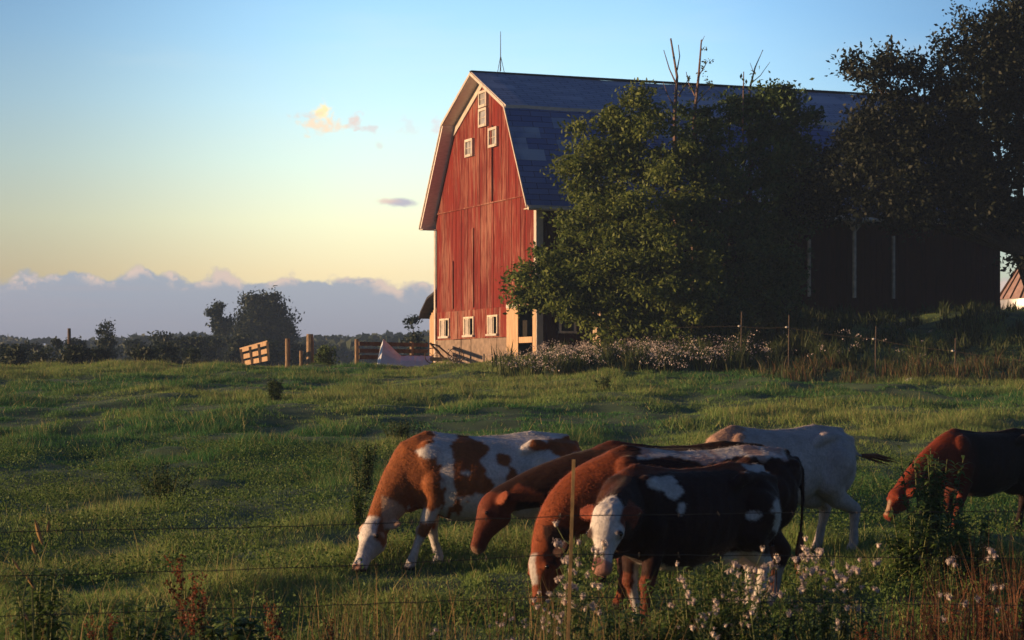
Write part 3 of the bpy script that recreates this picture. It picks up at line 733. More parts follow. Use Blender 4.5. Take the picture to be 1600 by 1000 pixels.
# ------------------------------------------------------------------ grass
def in_view(x, y, m=1.5): return np.abs(x) < y*.2425*1.12+m
def scatter(y0, y1, dens, seed):
    r = np.random.default_rng(seed); xm = y1*.2425*1.12+1.5; n = int((y1-y0)*2*xm*dens)
    x = r.uniform(-xm, xm, n); y = r.uniform(y0, y1, n); k = in_view(x, y); return x[k], y[k], r
def barn_mask(x, y):
    dx, dy = x-NX, y-NY; u = dx*.93+dy*.3665; v = -dx*.3665+dy*.93
    return ~((u > -.1) & (u < LB+.1) & (v > -.1) & (v < 14.5))
def blades(x, y, h, wd, lean, col, r, seg=2):
    n = len(x); z = ground(x, y)-.02
    a = r.uniform(0, 2*np.pi, n); fa = r.uniform(0, 2*np.pi, n)
    base = np.stack([x, y, z], 1); side = np.stack([np.cos(fa), np.sin(fa), np.zeros(n)], 1)*wd[:, None]*.5
    ld = np.stack([np.cos(a), np.sin(a), np.zeros(n)], 1)*(lean*h)[:, None]; upv = np.zeros((n, 3)); upv[:, 2] = h
    mid = base+upv*.55+ld*.3; tip = base+upv*(1-.25*lean[:, None])+ld
    if seg == 2:
        v = np.stack([base-side, base+side, mid+side*.8, mid-side*.8, tip], 1).reshape(-1, 3)
        i = np.arange(n)*5; q = np.stack([i, i+1, i+2, i+3], 1); t = np.stack([i+3, i+2, i+4, i+4], 1)
        f3 = np.stack([np.concatenate([i, i, i+3]), np.concatenate([i+1, i+2, i+2]), np.concatenate([i+2, i+3, i+4])], 1)
        c = np.repeat(col, 5, 0)
        sh = np.tile(np.array([.8, .8, 1, 1, 1.1]), n)[:, None]
    else:
        v = np.stack([base-side, base+side, tip], 1).reshape(-1, 3); i = np.arange(n)*3; f3 = np.stack([i, i+1, i+2], 1); c = np.repeat(col, 3, 0); sh = 1
    return v, f3, c*1.0
def grass_zone(y0, y1, dens, wd, seg, seed, hs=1.0):
    x, y, r = scatter(y0, y1, dens, seed)
    k = barn_mask(x, y); x, y = x[k], y[k]
    tuft = fbm(x/1.3, y/2.0, 21, 3); big = fbm(x/7, y/10, 33, 2); fine = fbm(x/.35, y/.5, 51, 2)
    keep = r.random(len(x)) < .35+1.1*fine; x, y, tuft, big, fine = [q[keep] for q in (x, y, tuft, big, fine)]
    n = len(x)
    h = (.06+.36*sst(tuft, .35, .8)+.14*sst(fine, .5, .9))*r.uniform(.55, 1.2, n)*hs
    straw = sst(tuft+.5*(big-.5)+.35*(r.random(n)-.5), .56, .78)*.6
    g1 = np.array([.032, .115, .034]); g2 = np.array([.075, .225, .062]); st = np.array([.32, .29, .12]); yel = np.array([.20, .30, .080])
    t = r.random(n)[:, None]; c = g1*(1-t)+g2*t
    yb = sst(big+.12*sst(y, 30, 60), .38, .62)[:, None]*.9; c = c*(1-yb)+yel*yb
    s = (straw*(r.random(n) < .55))[:, None]; c = c*(1-s)+st*s
    # seed heads: taller pale blades
    sd = r.random(n) < .035; h[sd] *= 1.5; c[sd] = st*1.1
    return blades(x, y, h, np.full(n, wd)*r.uniform(.6, 1.3, n), r.uniform(.15, .9, n), c, r, seg)
def build_grass():
    parts = [grass_zone(9, 24, 1250, .010, 2, 1, .70), grass_zone(24, 46, 600, .014, 1, 2, .62), grass_zone(46, 92, 330, .024, 1, 3, .62)]
    for i, (v, f, c) in enumerate(parts):
        pass
    off = 0; V = []; Fc = []; Cc = []
    for v, f, c in parts: V.append(v); Fc.append(f+off); Cc.append(c); off += len(v)
    o = mobj('grass', np.concatenate(V), np.concatenate(Fc), M['grass'], col=np.concatenate(Cc))
    setp(o, 'uneven green and straw-coloured pasture grass', 'grass', kind='stuff')
    print('grass blades verts', off)
build_grass()

# tall rusty grass and brush along the wire fence on the bank, and round the barn foot
def tall_band(name, label, x0p, x1p, ZA, ZB, dens, hh, cols, seed, wd=.03, mat='grass', lean=.5):
    r = np.random.default_rng(seed); n = dens
    px = r.uniform(x0p, x1p, n)+r.normal(0, 25, n); y = r.uniform(ZA, ZB, n); x = (px-800)/F*y
    cl = fbm(px/22, y/2.0, seed, 2); k = r.random(n) < sst(cl, .35, .62); px, x, y, cl = px[k], x[k], y[k], cl[k]; k = barn_mask(x, y); x, y, cl = x[k], y[k], cl[k]; n = len(x)
    h = hh*r.uniform(.5, 1.15, n)*(.6+.8*sst(cl, .4, .8)); cs = np.array(cols); c = cs[r.integers(0, len(cs), n)]*r.uniform(.7, 1.2, n)[:, None]
    v, f, c = blades(x, y, h, np.full(n, wd)*r.uniform(.6, 1.4, n), r.uniform(.1, lean, n), c, r, 2)
    o = mobj(name, v, f, M[mat], col=c); setp(o, label, 'tall grass', kind='stuff'); return o
tall_band('tall_grass', 'rust-coloured tall dry grass along the wire fence at right', 1215, 1640, 66, 73, 4200, .55, [(.15, .08, .035), (.12, .10, .04), (.04, .07, .02), (.05, .08, .025), (.08, .07, .03)], 5)
tall_band('tall_grass', 'dark green rank growth at the foot of the barn and trees', 820, 1330, 72, 82.5, 20000, .75, [(.03, .055, .015), (.05, .08, .02), (.08, .09, .03)], 6, wd=.05)
tall_band('tall_grass', 'dark green rank growth on the bank at right', 1180, 1640, 74, 92, 9000, .5, [(.03, .055, .015), (.05, .07, .02)], 16, wd=.06)

def flower_band():
    r = np.random.default_rng(12); C = []; S = []; n = 0
    px = np.concatenate([r.normal(900, 45, 420), r.uniform(840, 1200, 650), r.uniform(700, 860, 60), r.uniform(1190, 1460, 60), r.normal(1010, 45, 260)])
    y = r.uniform(70, 80, len(px)); x = (px-800)/F*y; k = barn_mask(x, y)&(y < NY-3); x, y = x[k], y[k]; z = ground(x, y)
    cl = fbm(x/.9, y/1.5, 77, 2); k = r.random(len(x)) < 1.0*sst(cl, .34, .6); x, y, z = x[k], y[k], z[k]
    V = []; m = len(x); h = r.uniform(.35, .85, m)
    for i in range(m):
        q = r.integers(4, 12); c0 = np.array([x[i], y[i], z[i]+h[i]])
        C.append(c0+r.normal(size=(q, 3))*np.array([.09, .09, .045]))
        S.append((x[i], y[i], z[i], h[i]))
    C = np.concatenate(C); v, f = leaf_mesh(C, .05, np.zeros_like(C), seed=3, wid=.9)
    vs, fs, _ = blades(np.array([s[0] for s in S]), np.array([s[1] for s in S]), np.array([s[3] for s in S]), np.full(len(S), .015), np.full(len(S), .02), np.zeros((len(S), 3)), r, 1)
    f4 = np.concatenate([f, np.stack([fs[:, 0], fs[:, 1], fs[:, 2], fs[:, 2]], 1)*0+0]) if False else f
    o = mobj('wildflowers', v, f, M['petal']); setp(o, 'drift of pale pinkish white wildflowers at the foot of the barn', 'flowers', kind='stuff')
flower_band()

# ------------------------------------------------------------------ cows
def ring(c, a, b, n=20):
    return [c+a*math.cos(2*math.pi*k/n)+b*math.sin(2*math.pi*k/n) for k in range(n)]
def loft(mb, rings):
    n = len(rings[0]); vs = [q for r_ in rings for q in r_]; fs = []
    for i in range(len(rings)-1):
        for k in range(n): fs.append((i*n+k, i*n+(k+1) % n, (i+1)*n+(k+1) % n, (i+1)*n+k))
    c0 = sum(rings[0], Vector())/n; c1 = sum(rings[-1], Vector())/n
    vs += [c0, c1]; a = len(vs)-2
    for k in range(n):
        fs.append((a, (k+1) % n, k)); fs.append((a+1, (len(rings)-1)*n+k, (len(rings)-1)*n+(k+1) % n))
    mb.add(vs, fs)
def limb(mb, pts, rad, flat=1.0):
    """round tapered chain with spheres at the joints"""
    pts = [Vector(p) for p in pts]
    for i in range(len(pts)-1):
        a, b_ = pts[i], pts[i+1]; d = (b_-a).normalized(); up = Vector((0, 1, 0)) if abs(d.y) < .9 else Vector((1, 0, 0))
        l = d.cross(up).normalized(); u = l.cross(d)
        loft(mb, [ring(a, l*rad[i], u*rad[i]*flat, 14), ring(a.lerp(b_, .5), l*(rad[i]+rad[i+1])*.5, u*(rad[i]+rad[i+1])*.5*flat, 14), ring(b_, l*rad[i+1], u*rad[i+1]*flat, 14)])
    for p, r_ in zip(pts, rad): mb.ball(p, r_*.995, 14, 8)
def ell(mb, c, r3, rot=None):
    b0 = len(mb.v); mb.ball((0, 0, 0), r3, 16, 10)
    m = rot or Matrix.Identity(3)
    for i in range(b0, len(mb.v)): mb.v[i] = tuple(m @ Vector(mb.v[i])+Vector(c))
def cow(label, X, Y, head_dir, poll, muzzle, face, pattern, feet=None, scale=1.0, tail='down', neckw=1.0, arch=.0, fluff=False, voxel=.0145, hw=1.0, et=.35):
    """X,Y: middle of the trunk on the ground; head_dir heading; poll/muzzle: world points; face: world direction the forehead looks."""
    hd = Vector((head_dir[0], head_dir[1], 0)).normalized(); left = Vector((-hd.y, hd.x, 0)); G = gz(X, Y)
    base = Vector((X, Y, G)); inv = lambda p: Vector(((p-base).dot(hd), (p-base).dot(left), p.z-G))/scale
    poll = inv(Vector(poll)); muz = inv(Vector(muzzle)); fc = Vector((Vector(face).dot(hd), Vector(face).dot(left), face[2]))
    mb = MB()
    st = [(-1.0, 1.16, .09, .10), (-.95, 1.13, .17, .17), (-.84, 1.08, .26, .235), (-.66, 1.04, .33, .27), (-.46, 1.00, .36, .265), (-.2, .945, .400, .325), (.08, .915, .43, .35),
          (.34, .93, .425, .325), (.54, .975, .40, .27), (.70, 1.01, .36, .225), (.84, 1.02, .29, .175), (.93, 1.02, .18, .11)]
    rings = []
    for (x, z, hz, hy) in st:
        rg = []
        for k in range(24):
            a = 2*math.pi*k/24; cy, cz = math.cos(a), math.sin(a)
            wy = hy*(1-.20*max(0, cz))*(1+.04*max(0, -cz))      # narrower at the spine
            rg.append(Vector((x, wy*math.copysign(abs(cy)**.9, cy), z+hz*math.copysign(abs(cz)**.92, cz))))
        rings.append(rg)
    loft(mb, rings)
    # spine, hooks, pins, withers, ribs
    limb(mb, [(-.88, 0, 1.335), (-.5, 0, 1.365), (-.2, 0, 1.335), (.1, 0, 1.325), (.35, 0, 1.345), (.58, 0, 1.375), (.70, 0, 1.33)], [.04, .045, .035, .035, .04, .045, .045])
    for s in (-1, 1):
        limb(mb, [(-.36, s*.20, 1.20), (-.48, s*.205, 1.27), (-.66, s*.15, 1.27), (-.93, s*.10, 1.23)], [.05, .062, .05, .055])
        ell(mb, (.54, s*.150, 1.03), (.18, .115, .31), Matrix.Rotation(.22, 3, 'Y')); ell(mb, (.68, s*.115, .90), (.15, .10, .17))
        ell(mb, (-.72, s*.17, .96), (.22, .135, .30)); ell(mb, (-.50, s*.22, .84), (.15, .08, .17))
    ell(mb, (.80, 0, .80), (.16, .11, .18)); ell(mb, (-.48, 0, .62), (.2, .13, .12))
    ft = feet or {}
    def d(k, df): return ft.get(k, df)
    for s, kf, kh in ((1, 'fl', 'hl'), (-1, 'fr', 'hr')):
        fx, fz = d(kf, (.58, 0)) ; kx = .56+(fx-.58)*.45+(.06 if fz > 0 else 0)
        limb(mb, [(.54, s*.17, .90), (.50+(fx-.58)*.15, s*.17, .72), (kx, s*.165, .40+fz*.5), ((kx+fx)/2, s*.165, .27+fz*.7), (fx-.02, s*.165, .12+fz), (fx+.01, s*.165, .04+fz)], [.15, .095, .060, .042, .048, .060])
        mb.ball((kx+.01, s*.165, .41+fz*.5), .072, 12, 8)
        hx, hz_ = d(kh, (-.74, 0)); hk = -.84+(hx+.74)*.6
        limb(mb, [(-.66, s*.17, .98), (-.56, s*.19, .78), (-.68, s*.175, .62), (hk, s*.165, .50+hz_*.5), ((hk+hx)/2+.0, s*.165, .30+hz_*.8), (hx-.01, s*.165, .12+hz_), (hx+.03, s*.165, .04+hz_)], [.22, .165, .11, .066, .046, .052, .062])
    # neck: elliptical loft from shoulder to poll
    A0 = Vector((.66, 0, 1.03)); pd = poll-A0; L_ = pd.length
    mid = A0.lerp(poll, .5)+(Vector(arch) if hasattr(arch, '__len__') else Vector((0, 0, arch)))
    ax_end = (muz-poll).normalized()
    nr = []; N_ = 9
    for i in range(N_):
        t = i/(N_-1); c = (1-t)**2*A0+2*t*(1-t)*mid+t*t*(poll+ax_end*.06)
        tg = ((1-t)*(mid-A0)+t*(poll-mid)).normalized()
        lat = Vector((0, 1, 0)); lat = (lat-tg*lat.dot(tg)).normalized(); upv = lat.cross(tg)
        if upv.length < .1: upv = Vector((0, 0, 1))
        upv.normalize()
        va = (.335*(1-t)**1.15+.128*(1-(1-t)**1.15)); la = (.18*(1-t)+.088*t)*neckw
        c = c-(-upv if False else upv)*0
        nr.append(ring(c, lat*la, upv*va, 20))
    loft(mb, nr)
    ell(mb, A0.lerp(mid, .55)+Vector((0, 0, -.20)), (.18, .055, .16))
    # head
    a = (muz-poll); HL = a.length; a.normalize(); f_ = (fc-a*fc.dot(a)).normalized(); l_ = a.cross(f_).normalized()
    hs = [(-.05, .05, .06, 0), (0, .105, .10, 0), (.12, .150, .112, -.015), (.26, .172, .126, -.028), (.38, .162, .118, -.032), (.52, .125, .086, -.016), (.68, .095, .064, 0), (.82, .080, .067, .0), (.92, .080, .078, 0), (.99, .062, .070, 0), (1.03, .035, .045, 0)]
    hr = []
    for (t, df, dl, off) in hs:
        dl = dl*hw
        c = poll+a*(t*HL)+f_*(off-.0)
        rg = []
        for k in range(20):
            an = 2*math.pi*k/20; cl_, sl_ = math.cos(an), math.sin(an)
            wl = dl*(1 if sl_ > 0 else 1-.25*(-sl_)); rg.append(c+l_*wl*math.copysign(abs(cl_)**.85, cl_)+f_*df*math.copysign(abs(sl_)**.9, sl_))
        hr.append(rg)
    loft(mb, hr)
    for s in (-1, 1):
        ell(mb, poll+a*((et-.01)*HL)+l_*s*.098*hw+f_*.052, (.042, .036, .036))           # brow / orbit
        ell(mb, poll+a*(.92*HL)+l_*s*.04+f_*.045, (.03, .03, .03))
        # ear
        e0 = poll+a*.035+l_*s*.09; ed = (l_*s*.95-a*.22-f_*.28+Vector((0, 0, .02))).normalized()
        en = f_-ed*f_.dot(ed); en.normalize(); ew = ed.cross(en)
        loft(mb, [ring(e0, ew*.028, en*.024, 12), ring(e0+ed*.05, ew*.068, en*.025, 12), ring(e0+ed*.10, ew*.084, en*.022, 12), ring(e0+ed*.15, ew*.062, en*.019, 12), ring(e0+ed*.19, ew*.014, en*.011, 12)])
    ell(mb, poll+a*.01+f_*.02, (.075, .075, .06))
    # tail
    if tail == 'down': tp = [(-.97, 0, 1.27), (-1.02, .01, 1.18), (-1.03, .02, .95), (-1.01, .02, .60)]
    else: tp = [tuple(inv(Vector(q))) for q in tail]
    limb(mb, tp, [.042, .030, .020]+[.016]*(len(tp)-3))
    raw = mobj('body', mb.v, mb.f, M['coat'])
    md = raw.modifiers.new('r', 'REMESH'); md.mode = 'VOXEL'; md.voxel_size = voxel
    ms = raw.modifiers.new('s', 'SMOOTH'); ms.factor = .6; ms.iterations = 7
    bpy.context.view_layer.update(); dg = bpy.context.evaluated_depsgraph_get()
    me = bpy.data.meshes.new_from_object(raw.evaluated_get(dg)); bpy.data.objects.remove(raw)
    nv = len(me.vertices); co = np.empty(nv*3, np.float32); me.vertices.foreach_get('co', co); co = co.reshape(-1, 3).astype(float)
    no = np.empty(nv*3, np.float32); me.vertices.foreach_get('normal', no); no = no.reshape(-1, 3)
    # skin folds / muscle noise
    nk = sst(co[:, 0], .55, .8)
    dn = (fbm(co[:, 0]*9+co[:, 1]*5, co[:, 2]*7, 61, 3)-.5)*.008+nk*(fbm(co[:, 0]*6+co[:, 2]*6, co[:, 1]*10+co[:, 2]*2, 62, 2)-.5)*.012; tq = ((co-np.array(poll))@np.array((muz-poll).normalized()))/HL; dq = np.linalg.norm(co-np.array(poll), axis=1)
    rib = sst(co[:, 0], -.35, -.2)*(1-sst(co[:, 0], .25, .42))*sst(co[:, 2], .65, .8)*(1-sst(co[:, 2], 1.12, 1.25)); dn = dn+rib*.0035*np.sin((co[:, 0]+.25*(co[:, 2]-1))*48)
    if fluff: dn = dn+np.where(dq < .19, (fbm(co[:, 0]*34+co[:, 2]*20, co[:, 1]*40, 63, 2)-.35)*.014, 0)
    co2 = co+no*dn[:, None]
    me.vertices.foreach_set('co', (co2*scale).astype(np.float32).ravel())
    # world and projected coordinates for the coat pattern
    wx = base.x+scale*(co[:, 0]*hd.x+co[:, 1]*left.x); wy = base.y+scale*(co[:, 0]*hd.y+co[:, 1]*left.y); wz = G+scale*co[:, 2]
    ppx = 800+wx/wy*F; ppy = HOR-(wz-CAMH)/wy*F
    rel = co-np.array(poll); ta = rel@np.array(a)/HL; dd = np.linalg.norm(rel-np.outer(ta*HL, np.array(a)), axis=1)
    fl = rel@np.array(l_); ff = rel@np.array(f_)
    jig = (fbm(co[:, 0]*8+co[:, 1]*4, co[:, 2]*8+3, 71, 4)-.5)
    D = dict(x=co[:, 0], y=co[:, 1], z=co[:, 2], px=ppx, py=ppy, t=ta, d=dd, l=fl, f=ff, j=jig, head=(ta > -.02) & (ta < 1.2) & (dd < .20), ear=(np.abs(fl) > .118) & (ta > -.3) & (ta < .28) & (dd < .42))
    c = pattern(D)
    hoof = co[:, 2] < .055; c[hoof] = (.05, .04, .035)
    ed_ = np.empty(len(me.edges)*2, np.int32); me.edges.foreach_get('vertices', ed_); ed_ = ed_.reshape(-1, 2)
    for it in range(1):
        acc = c.copy(); cnt = np.ones(nv)
        np.add.at(acc, ed_[:, 0], c[ed_[:, 1]]); np.add.at(acc, ed_[:, 1], c[ed_[:, 0]]); np.add.at(cnt, ed_[:, 0], 1); np.add.at(cnt, ed_[:, 1], 1); c = acc/cnt[:, None]
    at = me.color_attributes.new('col', 'FLOAT_COLOR', 'POINT'); cc = np.ones((nv, 4), np.float32); cc[:, :3] = c; at.data.foreach_set('color', cc.ravel())
    me.polygons.foreach_set('use_smooth', [True]*len(me.polygons)); me.materials.clear(); me.materials.append(M['coat'])
    e = empty('cow', base, label, 'cow', None, math.atan2(hd.y, hd.x))
    bo = bpy.data.objects.new('body', me); COL.objects.link(bo); bo.parent = e
    nf = len(me.polygons); fc3 = np.empty(nf*3, np.float32); me.polygons.foreach_get('center', fc3); fc3 = fc3.reshape(-1, 3).astype(float)
    fn3 = np.empty(nf*3, np.float32); me.polygons.foreach_get('normal', fn3); fn3 = fn3.reshape(-1, 3).astype(float)
    fv = np.empty(nf, np.int32); me.polygons.foreach_get('loop_start', fv); lv = np.empty(len(me.loops), np.int32); me.loops.foreach_get('vertex_index', lv); fcol = c[lv[fv]]
    rh = np.random.default_rng(17); idx = rh.integers(0, nf, 75000); pc = fc3[idx]+rh.normal(size=(75000, 3))*.006; nn = fn3[idx]
    gd = np.tile(np.array([-1.0, 0, -.55]), (75000, 1)); gd[pc[:, 2] < .62*scale] = (0, 0, -1)
    hm = (((pc/scale-np.array(poll))@np.array(a))/HL > -.02) & (np.linalg.norm(pc/scale-np.array(poll), axis=1) < HL*1.2); gd[hm] = np.array(a)*.9
    gd = gd-nn*np.sum(gd*nn, 1)[:, None]; gd /= np.linalg.norm(gd, axis=1)[:, None]+1e-6; gd = gd+nn*.20+rh.normal(size=(75000, 3))*.10; gd /= np.linalg.norm(gd, axis=1)[:, None]
    hl_ = rh.uniform(.010, .024, 75000)[:, None]*np.where(hm, .7, 1)[:, None]; sd_ = np.cross(gd, nn); sd_ /= np.linalg.norm(sd_, axis=1)[:, None]+1e-6; sd_ = sd_*.0019
    hv = np.stack([pc-sd_-nn*.002, pc+sd_-nn*.002, pc+gd*hl_], 1).reshape(-1, 3); hf = np.arange(225000).reshape(-1, 3)
    ho = mobj('coat_hair', hv, hf, M['coat'], e, col=np.repeat(fcol[idx]*rh.uniform(.86, 1.15, 75000)[:, None], 3, 0)); ho['kind'] = 'stuff'
    for s in (-1, 1):
        ep = (poll+a*(et*HL)+l_*s*.116*hw+f_*.058)*scale; MB().ball(ep, .021*scale, 12, 8).obj('eye', M['eye'], e, smooth=True)
    # tail switch
    q0 = Vector(tp[-1])*scale; q1 = (Vector(tp[-1])-Vector(tp[-2])).normalized(); sw = MB(); rr = random.Random(3)
    for k in range(26):
        o_ = Vector((rr.uniform(-1, 1), rr.uniform(-1, 1), rr.uniform(-1, 1)))*.035; ln = rr.uniform(.18, .32)
        sw.tube([q0+o_*.3-q1*.03, q0+q1*ln*.5+o_+Vector((0, 0, -.01)), q0+q1*ln+o_*1.2+Vector((0, 0, -.04))], [.010, .008, .002], 4)
    sw.obj('tail_switch', bpy.data.materials[D.get('switch', 'tail_hair')], e)
    return e
M['hair'] = simple('tail_hair', (.22, .08, .04), .8, .3, 30)
M['tuft'] = simple('white_tuft', (.62, .56, .50), .9, .1, 30)
WH = np.array([.60, .56, .55]); PINK = np.array([.42, .22, .18])
def blob(D, cx, cy, rx, ry, k='px', m='py', j=.95): return (((D[k]-cx)/rx)**2+((D[m]-cy)/ry)**2) < 1+D['j']*j*4
def blend(c, mask, col): c[mask] = col; return c

def patA(D):
    BR = np.array([.27, .085, .028]); c = np.tile(WH, (len(D['x']), 1)).astype(float)
    j = D['j']
    br = (D['x'] > .56+.25*j) | (D['px'] < 668+40*j)
    br |= blob(D, 668, 765, 42, 62)
    br |= blob(D, 735, 744, 28, 28) | blob(D, 736, 722, 34, 36) | blob(D, 732, 760, 36, 28) | blob(D, 700, 800, 26, 30) | blob(D, 650, 790, 48, 30)
    br |= blob(D, 786, 717, 11, 10) | blob(D, 797, 748, 11, 15) | blob(D, 848, 695, 16, 9) | blob(D, 884, 698, 22, 16)
    wh = blob(D, 676, 704, 26, 12) | blob(D, 699, 735, 9, 30) | blob(D, 704, 770, 8, 20) | ((D['z'] < .58+.2*j) & (D['x'] < .36))
    br &= ~wh
    br &= ~((D['z'] < .36+.1*j) & (D['x'] < 1.0) & (np.abs(D['y']) > .05)); br &= ~((D['z'] < .66+.2*j) & (D['z'] > .50) & (D['x'] < .8) & (D['x'] > .4) & (D['y'] > .1))
    c[br] = BR
    hd = D['head']; c[hd & (D['t'] > .02)] = WH
    c[hd & (np.abs(D['l']) > .085+.1*j) & (D['t'] < .40) & (D['f'] < .08)] = BR*1.1
    c[D['ear']] = (.50, .33, .24); c[hd & (D['t'] > .93)] = PINK
    return c
SGN = 1
def patD(D):
    DK = np.array([.032, .010, .008]); RD = np.array([.16, .04, .018]); c = np.tile(DK, (len(D['x']), 1)).astype(float); j = D['j']
    c[(D['x'] > .85+.2*j)] = RD*.28; c[D['z'] > 1.335+.05*j] = RD  # flank painted dark as shade, top rim and chest redder as sunlit
    c[(D['z'] < .48) & (D['x'] > 0)] = RD
    wh = blob(D, 1030, 754, 24, 10) | blob(D, 1052, 768, 11, 10) | blob(D, 1065, 794, 6, 9) | blob(D, 1182, 730, 24, 7) | blob(D, 1212, 805, 8, 26) | blob(D, 1180, 806, 15, 8)
    wh |= (D['x'] < -.35) & (D['z'] < .62+.2*j)
    wh |= (D['z'] < .62+.1*j) & (D['x'] > .1) & (D['x'] < .5) & (np.abs(D['y']) < .16)
    c[wh] = WH*.95
    hd = D['head'] | ((D['t'] > -.25) & (D['t'] < .1) & (D['d'] < .15) & (D['f'] > -.02)); c[hd & (D['f'] > -.08)] = WH*1.02
    c[hd & (D['f'] <= -.06) & (D['t'] > .5)] = WH*.9
    ey2 = ((np.abs(D['l'])-.125)**2/.0004+(D['t']-.44)**2/.0012) < 1; c[hd & ey2] = (.12, .07, .06)
    nst = ((np.abs(D['l'])-.042)**2/.00025+(D['t']-.93)**2/.0012) < 1; c[hd & nst & (D['f'] > 0)] = (.03, .02, .02)
    # dark eye patch on the right of the picture, pink nose
    eye = ((np.abs(D['l'])-.115)**2/.0006+(D['t']-.45)**2/.007) < 1+j*2; c[hd & eye & (D['l']*SGN > 0)] = (.10, .06, .05)
    c[hd & (D['t'] > .86)] = PINK; c[hd & (D['t'] > .80) & (D['t'] < .93) & (D['l'] > .0+.1*j)] = (.16, .06, .06)
    c[D['ear']] = (.22, .05, .025)
    return c
def patC(D):
    RD = np.array([.24, .055, .018]); DK = np.array([.034, .010, .008]); n = len(D['x']); j = D['j']
    t = sst(D['x'], .50, .78)[:, None]; c = DK*(1-t)+RD*t  # coat blends from shade-darkened flank to sun-brightened neck
    wh = (D['z'] > 1.285+.16*j) & (D['x'] < .50+.3*j) & (D['x'] > -.86)
    c[wh] = WH*.9; rn = wh & (j < -.03); c[rn] = (.42, .30, .28)
    hd = D['head']; c[hd] = RD*.9; c[hd & (D['f'] > .04) & (np.abs(D['l']+.02*D['j']) < .045) & (D['t'] > .12) & (D['t'] < .62)] = WH*.7; c[D['ear']] = (.05, .02, .015)
    c[(D['z'] < .35) & (D['x'] < 0)] = WH*.6
    return c
def patB(D):
    c = np.tile(np.array([.024, .008, .006]), (len(D['x']), 1)).astype(float); c[D['x'] > .85] = (.026, .008, .006); c[(D['x'] > .3) & (D['z'] > 1.33-.0*D['x'])] = (.10, .024, .012); c[D['head']] = (.15, .036, .017); c[D['ear']] = (.24, .06, .025)  # shade painted into body and neck, sunlight into upper rim and head
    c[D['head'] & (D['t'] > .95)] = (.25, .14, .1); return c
def patE(D):
    j = D['j']; c = np.tile(np.array([.52, .45, .44]), (len(D['x']), 1)).astype(float); c[D['x'] > .55+.5*j] = (.42, .26, .20)
    tl = D['x'] < -1.04; c[tl] = (.25, .10, .05); return c
def patF(D):
    c = np.tile(np.array([.018, .008, .007]), (len(D['x']), 1)).astype(float); t = sst(D['x'], .35, .8)[:, None]; c = c*(1-t)+np.array([.20, .032, .012])*t
    c[D['head'] & (D['f'] > .06) & (D['t'] > .5) & (np.abs(D['l']) < .04)] = (.35, .22, .15); return c

cow('white and tan patched cow grazing, leftmost of the herd, white face down in grass', -.30, 21.6, (-.975, -.22), P(590, 818, 21.3), P(560, 893, 20.95), (-.55, -.75, .3), patA,
    feet=dict(fl=(.78, 0), fr=(.44, 0)), neckw=1.1, arch=.12)
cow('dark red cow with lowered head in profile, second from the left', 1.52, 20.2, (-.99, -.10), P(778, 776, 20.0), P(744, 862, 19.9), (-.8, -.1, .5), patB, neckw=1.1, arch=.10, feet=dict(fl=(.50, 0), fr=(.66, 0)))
cow('red-brown cow with a white stripe along its back, neck bent down behind the fence post', 1.55, 18.5, (-.985, -.17), P(852, 862, 18.15), P(845, 955, 17.9), (-.75, -.55, .2), patC, neckw=1.25, arch=(.24, 0, .20), feet=dict(fl=(.66, 0), fr=(.52, 0), hl=(-.70, 0)))
cow('dark brown cow with white face looking towards the camera, white patch on its shoulder', 1.40, 17.0, (-.80, -.60), P(952, 796, 16.05), P(940, 895, 15.78), (-.26, -.90, .30), patD, neckw=1.15, arch=.0, fluff=True, hw=1.16, et=.44, scale=.93,
    feet=dict(fl=(.62, 0), fr=(.42, 0), hl=(-.66, 0), hr=(-.90, 0)))
te = [P(1314, 686, 22.15), P(1326, 684, 22.2), P(1333, 698, 22.2), P(1340, 711, 22.2), P(1352, 712, 22.2)]
cow('pale whitish cow seen from behind the herd, rump to the right, tail flicking', 2.73, 21.85, (-.86, -.51), P(1095, 830, 21.0), P(1070, 890, 20.85), (-.9, -.4, .2), patE, scale=.97, tail=te, feet=dict(hl=(-.92, 0), hr=(-.70, 0)), neckw=1.1)
cow('dark red cow grazing alone at the right edge behind a weed clump', 5.75, 25.6, (-.86, -.50), P(1408, 768, 24.9), P(1388, 810, 24.75), (-.8, -.4, .4), patF, scale=.90, neckw=1.05, arch=.12, feet=dict(fl=(.75, 0), fr=(.5, 0)))

# ------------------------------------------------------------------ small things by the barn
def wpost(px, Z, ytop, wid, label, name='fence_post', cat='post', mat='oldwood', square=False, lean=0, group=None):
    x = (px-800)/F*Z; g = gz(x, Z); top = CAMH+(590-ytop)/F*Z; mb = MB(); h = top-g
    mb.tube([(0, 0, -.3), (.01, 0, h*.33), (lean*.5+.01, 0, h*.66), (lean, 0, h)], [wid*.55, wid*.5, wid*.52, wid*.46], 9)
    o = mb.obj(name, M[mat], loc=(x, Z, g)); setp(o, label, cat, group); return o
wpost(449, 87, 529, .20, 'slim round wooden post right of the tilted gate')
wpost(484, 86.5, 522, .30, 'thick round wooden post, stoutest left of the barn')
wpost(470, 88, 548, .14, 'short stub of a post between the slim and the thick post')
wpost(557, 90, 530, .17, 'wooden end post of the rail fence by the pale tarp')
wpost(108, 118, 513, .20, 'lone grey pole among the bushes at far left', 'pole', 'pole', 'greywood')
